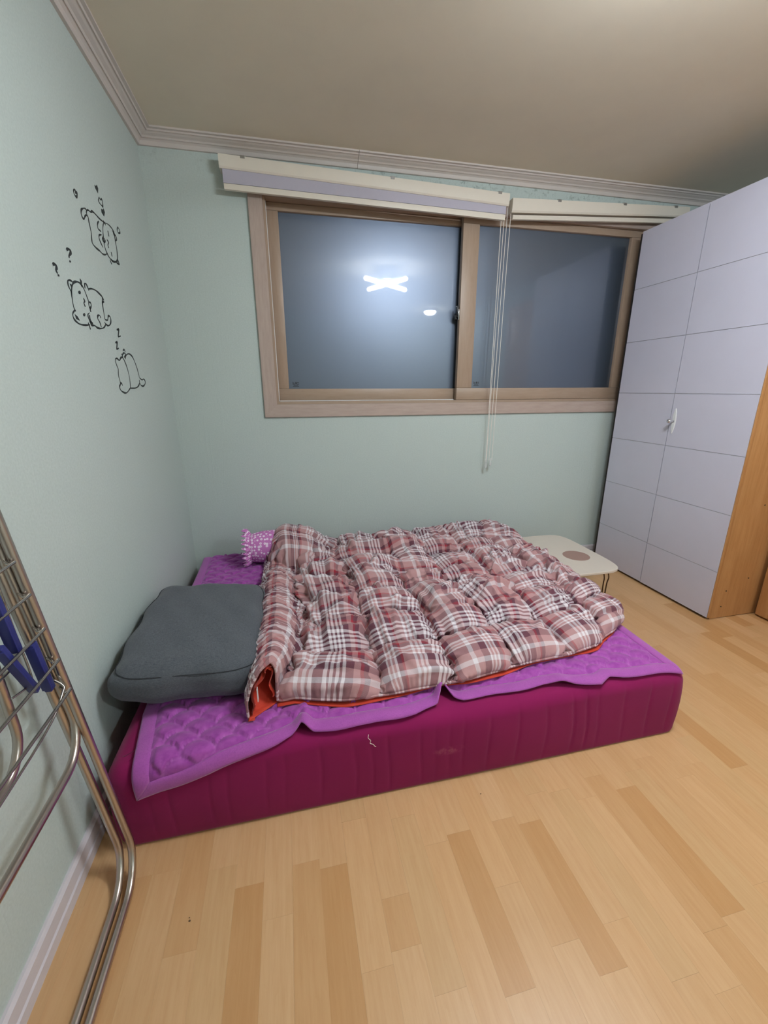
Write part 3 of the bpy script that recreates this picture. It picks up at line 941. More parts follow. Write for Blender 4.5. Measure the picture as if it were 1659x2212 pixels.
# ================================================================== FOLDED DRYING RACK
rk = empty('drying_rack', (0.12, -1.95, 0))
tag(rk, 'folded steel clothes drying rack with navy plastic joints leaning on the wall', 'drying rack')
def u_frame(y0, y1, x_bot, z_bot, x_top, z_top, r_bend):
    """U-shaped tube frame: up at y0, along the bottom, up at y1; leaning from (x_bot,z_bot) to (x_top,z_top)"""
    d = Vector((x_top - x_bot, 0, z_top - z_bot)); L = d.length; d.normalize()
    base = Vector((x_bot, 0, z_bot))
    pts = []
    def P(y, s): return base + d * s + Vector((0, y, 0))
    pts.append(P(y0, L))
    pts.append(P(y0, L * 0.5))
    for k in range(9):
        a = math.pi / 2 * k / 8
        pts.append(P(y0 - r_bend * (1 - math.cos(a)), r_bend * (1 - math.sin(a))))
    pts.append(P((y0 + y1) / 2, 0))
    for k in range(9):
        a = math.pi / 2 * (1 - k / 8)
        pts.append(P(y1 + r_bend * (1 - math.cos(a)), r_bend * (1 - math.sin(a))))
    pts.append(P(y1, L * 0.5))
    pts.append(P(y1, L))
    return pts
TR = 0.0088
NEAR = -2.36
ks = [tube('leg_frame', u_frame(-1.585, NEAR, 0.136, TR, 0.028, 1.02, 0.095), TR, M['steel'], seg=14),
      tube('leg_frame', u_frame(-1.588, NEAR, 0.110, TR, 0.012, 0.87, 0.095), TR, M['steel'], seg=14)]
wing = tube('wing_frame', u_frame(-1.583, NEAR, 0.082, 0.402, 0.014, 0.95, 0.085), TR, M['steel'], seg=14)
inner = tube('wing_frame', u_frame(-1.695, NEAR + 0.05, 0.040, 0.485, 0.028, 0.95, 0.075), TR * 0.95, M['steel'], seg=14)
ks += [wing, inner]
def wing_x(z): return 0.082 + (z - 0.402) / (0.95 - 0.402) * (0.014 - 0.082)
for x, z in ((0.092, 0.564), (0.085, 0.639), (0.074, 0.714), (0.065, 0.792), (0.054, 0.863), (0.044, 0.935)):
    w = tube('wire', smooth_path([(wing_x(z) + 0.004, -1.588, z), (x - 0.006, -1.612, z), (x, -1.63, z), (x, -2.0, z), (x, NEAR + 0.04, z), (wing_x(z) + 0.004, NEAR + 0.004, z)], 4), 0.0032, M['steel_dark'], seg=8)
    ks.append(w)
for z in (0.60, 0.68, 0.76):
    ks.append(tube('wire', [(0.05, -1.69, z), (0.05, NEAR + 0.06, z)], 0.0025, M['steel_dark'], seg=8))
# bent wire hooks joining the wings
ks.append(tube('wire_hook', smooth_path([(0.066, -1.60, 0.59), (0.080, -1.603, 0.578), (0.084, -1.615, 0.568), (0.082, -1.70, 0.535), (0.082, -2.0, 0.52), (0.082, -2.3, 0.52)], 5), 0.0025, M['steel_dark'], seg=8))
ks.append(tube('wire_hook', smooth_path([(0.03, -1.63, 0.92), (0.045, -1.64, 0.75), (0.06, -1.652, 0.64), (0.058, -1.665, 0.628), (0.05, -1.70, 0.63)], 5), 0.0022, M['steel_dark'], seg=8))
def arm(p, q, w, t_):
    p, q = Vector(p), Vector(q)
    d = (q - p); L = d.length; d.normalize()
    bm_ = bmesh.new()
    add_box(bm_, 0, L, -w / 2, w / 2, -t_ / 2, t_ / 2, 0.002)
    add_box(bm_, 0.006, L - 0.006, -w / 2 - 0.0015, -w / 2 + 0.002, -t_ / 2 - 0.002, t_ / 2 + 0.002, 0.001)
    m3 = Matrix((d, Vector((1, 0, 0)).cross(d).normalized(), d.cross(Vector((1, 0, 0)).cross(d).normalized()))).transposed()
    bmesh.ops.transform(bm_, matrix=Matrix.Translation(p) @ m3.to_4x4(), verts=bm_.verts[:])
    return bm_obj('plastic_arm', bm_, M['blue'], None, True, 0.6)
ks.append(arm((0.060, -1.629, 0.70), (0.062, -1.612, 0.578), 0.017, 0.014))
ks.append(arm((0.058, -1.685, 0.83), (0.060, -1.670, 0.71), 0.016, 0.014))
ks.append(arm((0.062, -1.712, 0.745), (0.062, -1.652, 0.607), 0.013, 0.012))
bm = bmesh.new()
bmesh.ops.create_cone(bm, cap_ends=True, segments=18, radius1=0.015, radius2=0.013, depth=0.012, matrix=Matrix.Translation((0.058, -1.690, 0.815)) @ Matrix.Rotation(math.pi / 2, 4, 'Y'))
ks.append(bm_obj('end_cap', bm, M['white_plastic'], None, True, 0.6))
adopt(rk, *ks)

# ================================================================== MATTRESS
MX0, MX1, MY0, MY1, MZ = 0.062, 1.884, -1.535, -0.055, 0.252
mt = None
def rounded_rect_loop(x0, x1, y0, y1, r, step):
    pts = []
    def seg(a, b):
        L = math.dist(a, b); n_ = max(2, int(L / step))
        for k in range(n_):
            pts.append((a[0] + (b[0] - a[0]) * k / n_, a[1] + (b[1] - a[1]) * k / n_))
    def arc(cx, cy, a0):
        for k in range(6):
            a = a0 + math.pi / 2 * k / 6
            pts.append((cx + r * math.cos(a), cy + r * math.sin(a)))
    seg((x0 + r, y0), (x1 - r, y0)); arc(x1 - r, y0 + r, -math.pi / 2)
    seg((x1, y0 + r), (x1, y1 - r)); arc(x1 - r, y1 - r, 0)
    seg((x1 - r, y1), (x0 + r, y1)); arc(x0 + r, y1 - r, math.pi / 2)
    seg((x0, y1 - r), (x0, y0 + r)); arc(x0 + r, y0 + r, math.pi)
    return pts
loop = rounded_rect_loop(MX0, MX1, MY0, MY1, 0.055, 0.0045)
nl = len(loop)
cum = [0.0]
for i in range(1, nl):
    cum.append(cum[-1] + math.dist(loop[i - 1], loop[i]))
gr = random.Random(3)
grooves = []
s_ = 0.05
while s_ < cum[-1]:
    grooves.append((s_, gr.uniform(0.5, 1.0) * (1.3 if 1.0 < s_ < 1.85 else 0.8)))
    s_ += gr.choice([0.045, 0.05, 0.085, 0.1])
# profile: inset from the side, height
prof = [(0.012, 0.0), (0.003, 0.004), (0.0, 0.014), (-0.001, 0.03), (-0.003, 0.06), (-0.004, 0.09), (-0.004, 0.12), (-0.003, 0.15), (-0.001, 0.18), (0.001, 0.20)]
for k in range(1, 8):
    a = math.pi / 2 * k / 7
    prof.append((0.001 + 0.044 * (1 - math.cos(a)), 0.20 + 0.048 * math.sin(a)))
prof += [(0.09, 0.251), (0.2, MZ), (0.45, MZ)]
cxm, cym = (MX0 + MX1) / 2, (MY0 + MY1) / 2
verts, faces = [], []
for ins, z in prof:
    for i, (x, y) in enumerate(loop):
        px, py = loop[i - 1]; nx, ny = loop[(i + 1) % nl]
        tx, ty = nx - px, ny - py
        L = math.hypot(tx, ty)
        ox, oy = ty / L, -tx / L
        g = 0.0
        if 0.004 < z < 0.243:
            fade = min(1, z / 0.05) * min(1, (0.245 - z) / 0.05)
            for gs, gd in grooves:
                d = abs(cum[i] - gs - 0.004 * math.sin(z * 24 + gs * 9))
                if d < 0.03:
                    g += gd * (0.0022 * math.exp(-(d / 0.0028) ** 2) + .0012 * math.exp(-(d / 0.010) ** 2))
            g = g * fade - 0.003 * math.sin(cum[i] * 7.0 + z * 5) * fade
        w = ins + g
        if ins > 0.08:          # pull towards the middle for the top
            f = (ins - 0.045) / (0.5 - 0.045)
            sx, sy = x + (-ox) * 0.045, y + (-oy) * 0.045
            verts.append((sx + (cxm - sx) * f, sy + (cym - sy) * f, z))
        else:
            verts.append((x - ox * w, y - oy * w, z))
for j in range(len(prof) - 1):
    for i in range(nl):
        a, b = j * nl + i, j * nl + (i + 1) % nl
        faces.append((a, b, b + nl, a + nl))
faces.append(tuple(range((len(prof) - 1) * nl, len(prof) * nl)))
faces.append(tuple(range(nl))[::-1])
mt = mesh_obj('mattress', verts, faces, None, None, True)
m_, nt_, b_ = new_mat('burgundy_cover')
v_ = coords(nt_, 'Object')
n1_ = noise(nt_, v_, 4, 3); n2_ = noise(nt_, v_, 500, 2)
c_ = mixcol(nt_, n1_.outputs[0], srgb(124, 18, 74), srgb(136, 24, 82))
# pale rubbed patch on the front side
ve = N(nt_, 'ShaderNodeVectorMath', operation='SUBTRACT'); nt_.links.new(v_, ve.inputs[0]); ve.inputs[1].default_value = (1.0, -1.535, 0.125)
vm = N(nt_, 'ShaderNodeVectorMath', operation='MULTIPLY'); nt_.links.new(ve.outputs[0], vm.inputs[0]); vm.inputs[1].default_value = (1.0, 0.3, 3.0)
vl = N(nt_, 'ShaderNodeVectorMath', operation='LENGTH'); nt_.links.new(vm.outputs[0], vl.inputs[0])
n3_ = noise(nt_, v_, 60, 3)
f_ = math_node(nt_, 'MULTIPLY', maprange(nt_, vl.outputs['Value'], 0.02, 0.055, 1, 0), maprange(nt_, n3_.outputs[0], 0.4, 0.65))
c_ = mixcol(nt_, math_node(nt_, 'MULTIPLY', f_, 0.5), c_, srgb(176, 96, 116))
nt_.links.new(c_, b_.inputs['Base Color'])
b_.inputs['Roughness'].default_value = 0.85
b_.inputs['Sheen Weight'].default_value = 0.08
b_.inputs['Specular IOR Level'].default_value = 0.15
bump(nt_, b_, n2_.outputs[0], 0.12, 0.001)
mt.data.materials.append(m_)
tag(mt, 'thick burgundy mattress lying on the floor, ribbed along its side', 'mattress')

# ================================================================== PURPLE QUILTED PAD
PZ = MZ + 0.003
YE = -1.490        # where the top starts to round over
RE = 0.047
edge_tab = [(0.05, 0.125), (0.128, 0.122), (0.203, 0.10), (0.319, 0.078), (0.44, 0.045), (0.50, 0.034), (0.54, 0.022), (0.565, 0.005), (0.60, 0.022), (0.757, 0.028), (0.90, 0.02),
            (0.975, 0.006), (1.008, -0.045), (1.03, -0.012), (1.06, 0.0), (1.20, 0.004), (1.34, 0.0), (1.43, 0.012), (1.53, 0.03), (1.575, 0.014), (1.62, 0.02), (1.69, 0.022), (1.86, 0.036)]
ex = np.array([a for a, _ in edge_tab]); eo = np.array([b for _, b in edge_tab])
def edge_over(x):                       # how far (along the cloth) the front hem runs past YE
    return np.interp(x, ex, eo) + 0.003 * np.sin(x * 31)
def wrap(y_par, off):
    """cloth coordinate (distance past YE when > 0) -> y, z on the mattress with normal offset"""
    s = YE - y_par
    a = np.clip(s / RE, 0, math.pi / 2)
    dn = np.maximum(0, s - RE * math.pi / 2)
    y = np.where(s <= 0, y_par, YE - (RE + 0) * np.sin(a)) - off * np.where(s <= 0, 0, np.sin(a))
    z = np.where(s <= 0, PZ, PZ - RE * (1 - np.cos(a))) - dn + off * np.where(s <= 0, 1, np.cos(a))
    return y, z
def scallop(x, y, a=0.082, b=0.041):
    best = np.zeros_like(x)
    done = np.zeros(x.shape, bool)
    k0 = np.floor(y / b).astype(int)
    R = a * 0.52
    for dk in (-1, 0, 1, 2):            # rows overlap like fish scales, front rows on top
        k = k0 + dk
        shift = (k % 2) * 0.5
        ci = np.round(x / a - shift)
        dx = x - (ci + shift) * a
        dy = y - k * b
        d = np.sqrt(dx * dx + dy * dy)
        inside = (d < R) & ~done
        h = np.clip((R - d) / (R * 0.7), 0, 1)
        best = np.where(inside, np.sqrt(h + 1e-6), best)
        done |= inside
    return best
def left_x(y):                           # left hem
    return np.interp(y, [-1.75, -1.5, -1.34, -0.5, -0.1], [0.150, 0.138, 0.112, 0.078, 0.068])
def pad_pos(x, ypar, h):
    fold = 0.022 * np.exp(-((x - 0.572 - 0.12 * (ypar + 1.5)) / 0.02) ** 2) * np.exp(-np.maximum(0, ypar + 1.47) / 0.10)
    fold += 0.040 * np.exp(-((x - 1.006 + 0.10 * (ypar + 1.5)) / 0.022) ** 2) * np.exp(-np.maximum(0, ypar + 1.45) / 0.10)
    fold += 0.012 * np.exp(-((x - 1.40) / 0.03) ** 2) * np.exp(-np.maximum(0, ypar + 1.5) / 0.05)
    wav = 0.003 + 0.003 * np.sin(x * 9 + 1.0) * np.sin(ypar * 7)
    y, z = wrap(ypar, h + fold + wav + 0.002)
    z = z - 0.30 * np.maximum(0, x - 1.80) ** 1.5      # right hem follows the rounded mattress edge
    return np.stack([x, y, z], -1)
nx, ny = 400, 330
U, V = np.meshgrid(np.linspace(0, 1, nx), np.linspace(0, 1, ny))
XRt = 1.852
BW = 0.036
def pad_xy(U, V, in0, in1):
    """U,V in 0..1 over the area inside the hems, in0/in1 inset from the hem"""
    yb_ = -0.10
    # first pass x to find the front hem, then the left hem at that y
    x = 0.10 + (XRt - in0 - 0.10) * U
    for _ in range(3):
        yf = YE - edge_over(x) + in0
        y = yf + (yb_ - yf) * V
        xl = left_x(y) + in0
        x = xl + (XRt - in0 - xl) * U
    return x, y
X, Y = pad_xy(U, V, BW, 0)
h = 0.014 * scallop(X * 0.94 + 0.34 * Y * 0.3, Y) + 0.0015 * rng.standard_normal(X.shape) * 0.3
edge_f = np.clip(U / 0.012, 0, 1) * np.clip(V / 0.014, 0, 1) * np.clip((1 - U) / 0.012, 0, 1)
Ppad = pad_pos(X, Y, h * edge_f)
pad = empty('mattress_pad', (0.95, -0.8, MZ))
tag(pad, 'purple scallop-quilted pad spread over the burgundy mattress', 'mattress pad')
m_, nt_, b_ = new_mat('purple_quilting')
v_ = coords(nt_, 'Object')
at_ = N(nt_, 'ShaderNodeAttribute', attribute_name='pile')
n1_ = noise(nt_, v_, 45, 4); n2_ = noise(nt_, v_, 230, 2)
c_ = mixcol(nt_, maprange(nt_, n1_.outputs[0], .35, .65), srgb(148, 64, 150), srgb(166, 82, 166))
c_ = mixcol(nt_, math_node(nt_, 'MULTIPLY', at_.outputs['Fac'], .7), c_, srgb(192, 118, 190))     # brushed pile along the stitching
nt_.links.new(c_, b_.inputs['Base Color'])
b_.inputs['Roughness'].default_value = .9; b_.inputs['Sheen Weight'].default_value = .25; b_.inputs['Specular IOR Level'].default_value = .15
bump(nt_, b_, n2_.outputs[0], .15, .001)
ctr = mesh_obj('quilted_field', Ppad.reshape(-1, 3), grid_faces(nx, ny), m_, None, True)
pa = ctr.data.attributes.new('pile', 'FLOAT', 'POINT')
pa.data.foreach_set('value', np.clip(1 - (h / .014) * 2.6, 0, 1).astype(np.float32).ravel())
# flat binding strip on the three visible hems
def strip(name, fn, n_, m_n):
    A, B = np.meshgrid(np.linspace(0, 1, n_), np.linspace(0, 1, m_n))
    x, y, hh = fn(A, B)
    o_ = mesh_obj(name, pad_pos(x, y, hh).reshape(-1, 3), grid_faces(n_, m_n), M['purple_edge'], None, True)
    sm = o_.modifiers.new('thick', 'SOLIDIFY'); sm.thickness = 0.004; sm.offset = 0
    return o_
def f_front(A, B):
    x, _ = pad_xy(A, B * 0, 0, 0)
    yf = YE - edge_over(x)
    xi, yi = pad_xy(A, B * 0, BW, 0)
    xx = x + (xi - x) * B * 1.08; yy = yf + (yi - yf) * B * 1.08
    return xx, yy, 0.0035 * np.sin(math.pi * np.clip(B, 0, 1)) ** 0.5
def f_left(A, B):
    x, y = pad_xy(B * 0, A, 0, 0)
    xi, yi = pad_xy(B * 0, A, BW, 0)
    return x + (xi - x) * B * 1.08, y + (yi - y) * B * 1.08, 0.0035 * np.sin(math.pi * np.clip(B, 0, 1)) ** 0.5
def f_right(A, B):
    x, y = pad_xy(B * 0 + 1, A, 0, 0)
    xi, yi = pad_xy(B * 0 + 1, A, BW, 0)
    return x + (xi - x) * B * 1.08, y + (yi - y) * B * 1.08, 0.0035 * np.sin(math.pi * np.clip(B, 0, 1)) ** 0.5
adopt(pad, ctr, strip('binding', f_front, 400, 8), strip('binding', f_left, 160, 8), strip('binding', f_right, 160, 8))

# loose thread hanging from the hem over the mattress side
th = tube('loose_thread', smooth_path([(0.752, -1.5365, 0.236), (0.750, -1.5412, 0.228), (0.757, -1.5415, 0.218), (0.755, -1.5415, 0.209), (0.764, -1.5415, 0.203), (0.768, -1.5415, 0.196), (0.772, -1.5415, 0.193)], 4), 0.0008, M['cord'], seg=5)
tag(th, 'short loose white thread hanging on the burgundy mattress side', 'thread')

# ================================================================== GREY CUSHION
def cushion(name, sx, sy, sz, n_=44):
    """soft box: superellipsoid with flattened faces and pinched corners"""
    vs_, idx, fs = [], {}, []
    def key(p): return tuple(round(c, 5) for c in p)
    for ax in range(3):
        for sgn in (-1, 1):
            for i in range(n_):
                for j in range(n_):
                    q = []
                    for (a, b) in ((i, j), (i + 1, j), (i + 1, j + 1), (i, j + 1)):
                        c = [0, 0, 0]
                        c[ax] = sgn
                        c[(ax + 1) % 3] = -1 + 2 * a / n_
                        c[(ax + 2) % 3] = -1 + 2 * b / n_
                        k = key(c)
                        if k not in idx:
                            idx[k] = len(vs_); vs_.append(c)
                        q.append(idx[k])
                    fs.append(q if sgn > 0 else q[::-1])
    out = []
    for c in vs_:
        x, y, z = c
        r = 0.055
        # rounded box in real size
        p = [x * sx, y * sy, z * sz]
        core = [max(-(s_ - r), min(s_ - r, v_)) for v_, s_ in zip(p, (sx, sy, sz))]
        d = Vector([a - b for a, b in zip(p, core)])
        if d.length > 1e-9:
            m_ = max(abs(d.x), abs(d.y), abs(d.z))
            d = d.normalized() * m_ if m_ > 0 else d
        p = Vector(core) + d
        # crown: thicker in the middle, thinner at the corners
        crown = 1.0 + 0.16 * (1 - x * x) * (1 - y * y) - 0.16 * (x * x * y * y)
        p.z *= crown
        p.x *= 1 - 0.03 * (y * y) * (1 if True else 0)
        p.x += 0.006 * math.sin(9 * y + 2 * z)
        p.y += 0.005 * math.sin(7 * x + 1.0)
        p.z += 0.003 * math.sin(11 * x + 3 * y) * math.cos(6 * y)
        out.append(p)
    return out, fs
cv, cf = cushion('floor_cushion', 0.213, 0.306, 0.066)
cu = empty('floor_cushion', (0.228, -1.072, 0.262))
tag(cu, 'large charcoal grey linen cushion propped against the decal wall', 'cushion')
rotc = Matrix.Rotation(math.radians(4.6), 3, 'Y') @ Matrix.Rotation(math.radians(-1.0), 3, 'X') @ Matrix.Rotation(math.radians(1.2), 3, 'Z')
cc = Vector((0.238, -1.062, 0.348))
body = mesh_obj('cushion_cover', [rotc @ v + cc for v in cv], cf, M['grey_fabric'], None, True)
# stitched seam around the upper edge
sp_ = []
n_ = 120
for k in range(n_):
    a = 2 * math.pi * k / n_
    c, s = math.cos(a), math.sin(a)
    x = math.copysign(abs(c) ** 0.32, c); y = math.copysign(abs(s) ** 0.32, s)
    sp_.append((x, y))
from mathutils.bvhtree import BVHTree
bvh = BVHTree.FromPolygons([rotc @ v + cc for v in cv], cf)
ring = []
for x, y in sp_:
    q = rotc @ Vector((x * 0.204 * (1 - 0.02 * y * y), y * 0.297, 0.036)) + cc
    hit = bvh.find_nearest(q)
    ring.append(hit[0] + hit[1] * 0.0011 if hit[0] else q)
seam = tube('seam', ring, 0.0014, M['seam_grey'], seg=6, closed=True)
adopt(cu, body, seam)

# ================================================================== LILAC BOLSTER
bo = empty('bolster_pillow', (0.46, -0.29, 0.262))
tag(bo, 'small lilac floral bolster pillow with frilled end, half under the comforter', 'pillow')
BR, BXa, BXb, BY, BZc = 0.078, 0.335, 0.55, -0.275, 0.363
bprof = [(BXa + 0.006, 0.0), (BXa + 0.002, 0.03), (BXa + 0.002, 0.06), (BXa + 0.008, 0.075), (BXa + 0.03, BR), (BXa + 0.08, BR + 0.008), (BXb - 0.08, BR + 0.008), (BXb - 0.03, BR), (BXb - 0.006, 0.07), (BXb, 0.03), (BXb, 0.0)]
vs_, fs = [], []
ns = 48
for x, r in bprof:
    for k in range(ns):
        a = 2 * math.pi * k / ns
        rr = r * (1 + 0.02 * math.sin(3 * a + x * 20)) + 0.001
        zz = rr * math.sin(a)
        vs_.append((x, BY + rr * math.cos(a), BZc + (zz if zz > 0 else zz * 0.97)))
for j in range(len(bprof) - 1):
    for k in range(ns):
        a, b = j * ns + k, j * ns + (k + 1) % ns
        fs.append((a, b, b + ns, a + ns))
fs.append(tuple(range(ns))[::-1]); fs.append(tuple(range((len(bprof) - 1) * ns, len(bprof) * ns)))
bb = mesh_obj('pillow_cover', vs_, fs, M['floral'], None, True)
vs_, fs = [], []
ns = 220
rr_ = random.Random(2)
for j in range(7):
    t = j / 6
    for k in range(ns):
        a = 2 * math.pi * k / ns
        wv = math.sin(a * 26 + 0.7 * math.sin(3 * a)) * 0.012 * t
        r = 0.074 + 0.026 * t + 0.005 * t * math.sin(a * 13)
        x = BXa + 0.018 - 0.034 * t + wv
        zz = r * math.sin(a)
        z = BZc + zz
        z = max(z, 0.276 + 0.002 * math.sin(k))
        vs_.append((x, BY + r * math.cos(a), z))
for j in range(6):
    for k in range(ns):
        a, b = j * ns + k, j * ns + (k + 1) % ns
        fs.append((a, b, b + ns, a + ns))
fr = mesh_obj('frill', vs_, fs, M['floral'], None, True)
sm = fr.modifiers.new('thick', 'SOLIDIFY'); sm.thickness = 0.0015
adopt(bo, bb, fr)

# ================================================================== PLAID COMFORTER
BED = MZ + 0.022
def comforter():
    NU, NV = 226, 196
    u = np.linspace(0, 1, NU); v = np.linspace(0, 1, NV)
    U, V = np.meshgrid(u, v)                       # [NV, NU]
    US = 0.20
    # --- base surface: where the quilting seams lie
    ru = np.array([0, .025, .05, .075, .10, .13, .165, US])
    rx = np.array([.420, .418, .432, .462, .500, .540, .565, .60])
    rz = np.array([.006, .050, .100, .138, .150, .120, .055, .008])
    X0 = np.interp(U, np.append(ru, 1.0), np.append(rx, 1.885))
    # at the front end the roll tucks back under itself, leaving a narrow opening
    X0 = X0 + np.interp(U, [.075, .10, .13, .165, US, US + .13], [0, -.006, -.032, -.058, -.092, 0]) * np.exp(-(V / .085) ** 2)
    ridge = np.interp(U, np.append(ru, [US + .03, 1.0]), np.append(rz, [.016, .014]))
    rscale = np.interp(V, [0, .12, .35, .6, .72, 1], [1.0, .95, .72, .62, .35, .25])
    wr = np.clip((US - U) / 0.05, 0, 1)
    Z0 = BED + ridge * (1 - wr + wr * rscale)
    # front hem by x
    yf = np.interp(X0, [.40, .424, .46, .50, .56, .62, .70, .874, 1.098, 1.322, 1.623, 1.76, 1.885], [-1.445, -1.440, -1.415, -1.395, -1.40, -1.425, -1.447, -1.452, -1.444, -1.412, -1.372, -1.31, -1.21])
    yb = np.interp(X0, [.40, .6, 1.0, 1.6, 1.80, 1.885], [-.10, -.10, -.12, -.13, -.20, -.30])
    Y0 = yf + (yb - yf) * V
    # right hem sags a little over the mattress edge
    X0 = X0 + 0.012 * np.sin(V * 19) * np.clip((U - .8) / .2, 0, 1)
    # the hidden pillow lifts the back left corner
    hx, hy = (X0 - .585) / .165, (Y0 + .275) / .165
    heap = np.clip(1 - (np.abs(hx) ** 2.6 + np.abs(hy) ** 2.6), 0, 1) ** 0.55
    Z0 = np.maximum(Z0, BED + heap * (0.215 - 0.09 * np.clip((X0 - .52) / .22, 0, 1)))
    # back row and a few broad swells
    Z0 = Z0 + 0.03 * np.exp(-((V - .93) / .05) ** 2) * np.clip((X0 - .75) / .1, 0, 1)
    Z0 = Z0 + 0.05 * np.exp(-((X0 - 1.70) / .12) ** 2 - ((Y0 + .26) / .10) ** 2)
    Z0 = Z0 + 0.03 * np.exp(-((X0 - 1.76) / .11) ** 2 - ((Y0 + 1.02) / .14) ** 2)
    # --- quilting lines
    us = np.array([0, US * 0.98, .335, .475, .615, .75, .88, 1.0])
    vsn = np.array([0, .15, .30, .44, .57, .70, .84, 1.0])
    iu = np.round(us * (NU - 1)).astype(int); iv = np.round(vsn * (NV - 1)).astype(int)
    r2 = np.random.default_rng(21)
    nz = r2.uniform(-.004, .034, (len(vsn), len(us))); nxo = r2.uniform(-.034, .034, nz.shape); nyo = r2.uniform(-.040, .040, nz.shape)
    nxo[:2] *= .5; nyo[1] *= .5
    nz[0] = 0; nyo[0] *= .2; nxo[:, 0] = 0; nxo[:, -1] *= .4; nz[:, 0] = 0; nxo[:, 1] *= .3; nz[:, 1] *= .4; nyo[-1] *= .5
    def lerp2(g):
        t = np.array([np.interp(u, us, row) for row in g])
        return np.array([np.interp(v, vsn, t[:, k]) for k in range(NU)]).T
    wob = np.clip(U / US, 0, 1)
    T = np.stack([X0 + lerp2(nxo) * wob, Y0 + lerp2(nyo) * wob, Z0 + lerp2(nz)], -1)
    # wobble the seam lines themselves
    T[..., 0] += .006 * np.sin(Y0 * 41 + X0 * 9) * wob; T[..., 1] += .006 * np.sin(X0 * 37 + Y0 * 8) * (V > .02)
    seam_m = np.zeros((NV, NU), bool)
    seam_m[iv, :] = True; seam_m[:, iu] = True
    for a_ in range(1, len(vsn) - 1):            # some quilting runs are slack: their cells merge
        for b_ in range(1, len(us) - 1):
            if a_ > 1 and r2.random() < .22:
                seam_m[iv[a_], iu[b_] + 3:iu[b_ + 1] - 2] = False
            if r2.random() < .16:
                seam_m[iv[a_] + 3:iv[a_ + 1] - 2, iu[b_]] = False
    # the big ridge is one long roll: no cross quilting inside it except two
    rid = (U < US * .93) & (U > 0.004)
    seam_m &= ~rid
    seam_m[0, :] = True; seam_m[iv[3], :] |= rid[iv[3]] ; seam_m[iv[5], :] |= rid[iv[5]]
    # --- rest lengths with extra fullness per cell
    fu_c = r2.uniform(1.16, 1.36, (len(vsn), len(us))); fv_c = r2.uniform(1.16, 1.36, nz.shape)
    FU = lerp2(fu_c); FV = lerp2(fv_c)
    FU = np.where(U < US, 1.06 + 0 * FU, FU); FV = np.where(U < US, np.minimum(FV, 1.20), FV)
    hp_ = heap > .25
    FU = np.where(hp_, 1.06, FU); FV = np.where(hp_, 1.06, FV)
    FU[:2] = 1.03
    TR_ = np.stack([X0, Y0, Z0], -1)          # rest lengths from the even layout, so pushed-together cells buckle
    Lu = np.linalg.norm(TR_[:, 1:] - TR_[:, :-1], axis=-1) * FU[:, 1:]
    Lv = np.linalg.norm(TR_[1:] - TR_[:-1], axis=-1) * FV[1:]
    # fabric coordinates for the plaid: accumulated rest lengths
    mu = np.concatenate([[0], np.cumsum(Lu.mean(0))]); mv = np.concatenate([[0], np.cumsum(Lv.mean(1))])
    FUV = np.stack(np.meshgrid(mu, mv), -1)
    D1 = np.sqrt(((Lu[:-1] + Lu[1:]) / 2) ** 2 + ((Lv[:, :-1] + Lv[:, 1:]) / 2) ** 2)
    # distance-to-seam puff as the start shape
    def cellpos(t, nodes):
        k = np.clip(np.searchsorted(nodes, t, side='right') - 1, 0, len(nodes) - 2)
        return (t - nodes[k]) / (nodes[k + 1] - nodes[k])
    cu_ = cellpos(u, us); cv_ = cellpos(v, vsn)
    puff = np.outer(np.sin(math.pi * cv_), np.sin(math.pi * cu_)) ** .5
    puff = np.where(rid, 0.15 * puff, puff)
    P = T.copy()
    P[..., 2] += .05 * puff
    P += r2.normal(0, .0008, P.shape)
    # seeds for creases: random plane waves, 3 to 7 cm long, different in every patch
    seed = np.zeros_like(U)
    for _ in range(26):
        th_ = r2.uniform(0, math.pi); wl = r2.uniform(.028, .065)
        cx_, cy_ = r2.uniform(.4, 1.9), r2.uniform(-1.45, -.1)
        seed += np.sin((X0 * math.cos(th_) + Y0 * math.sin(th_)) * 2 * math.pi / wl + r2.uniform(0, 6)) * np.exp(-((X0 - cx_) ** 2 + (Y0 - cy_) ** 2) / .035)
    P[..., 2] += .0045 * seed
    prev = P.copy()
    pull = np.where(seam_m, .16, 0.0)
    pull[rid] = np.maximum(pull[rid], .012)
    pull[0, :] = .6; pull[-1, :] = .3; pull[:, 0] = .6; pull[:, -1] = .25
    pull = np.where(heap > .4, np.maximum(pull, .006), pull)
    pull = np.stack([pull, pull, np.where(seam_m & ~rid, pull * .7, pull)], -1)
    floor_z = np.where(rid, 0, BED)[...]
    # pillow under the heap
    def con(P, a, b, L, k, push=1.0):
        d = P[b] - P[a]
        l = np.sqrt((d * d).sum(-1)) + 1e-9
        c = (l - L) / l * .5 * k
        c = np.where(l > L, c, c * push)[..., None]
        P[a] += d * c; P[b] -= d * c
    s_ = np.s_
    ev = lambda n, o: slice(o, n - 1 - ((n - 1 - o) % 2), 2)
    cellp = r2.uniform(.45, 1.25, (len(vsn), len(us)))
    cellp[:2] = np.maximum(cellp[:2], .8)
    ku = np.clip(np.searchsorted(us, u, side='right') - 1, 0, len(us) - 2); kv = np.clip(np.searchsorted(vsn, v, side='right') - 1, 0, len(vsn) - 2)
    pres = 0.00034 * np.where(rid, .35, cellp[np.ix_(kv, ku)])
    pres = np.where(seam_m, 0, pres)[..., None]
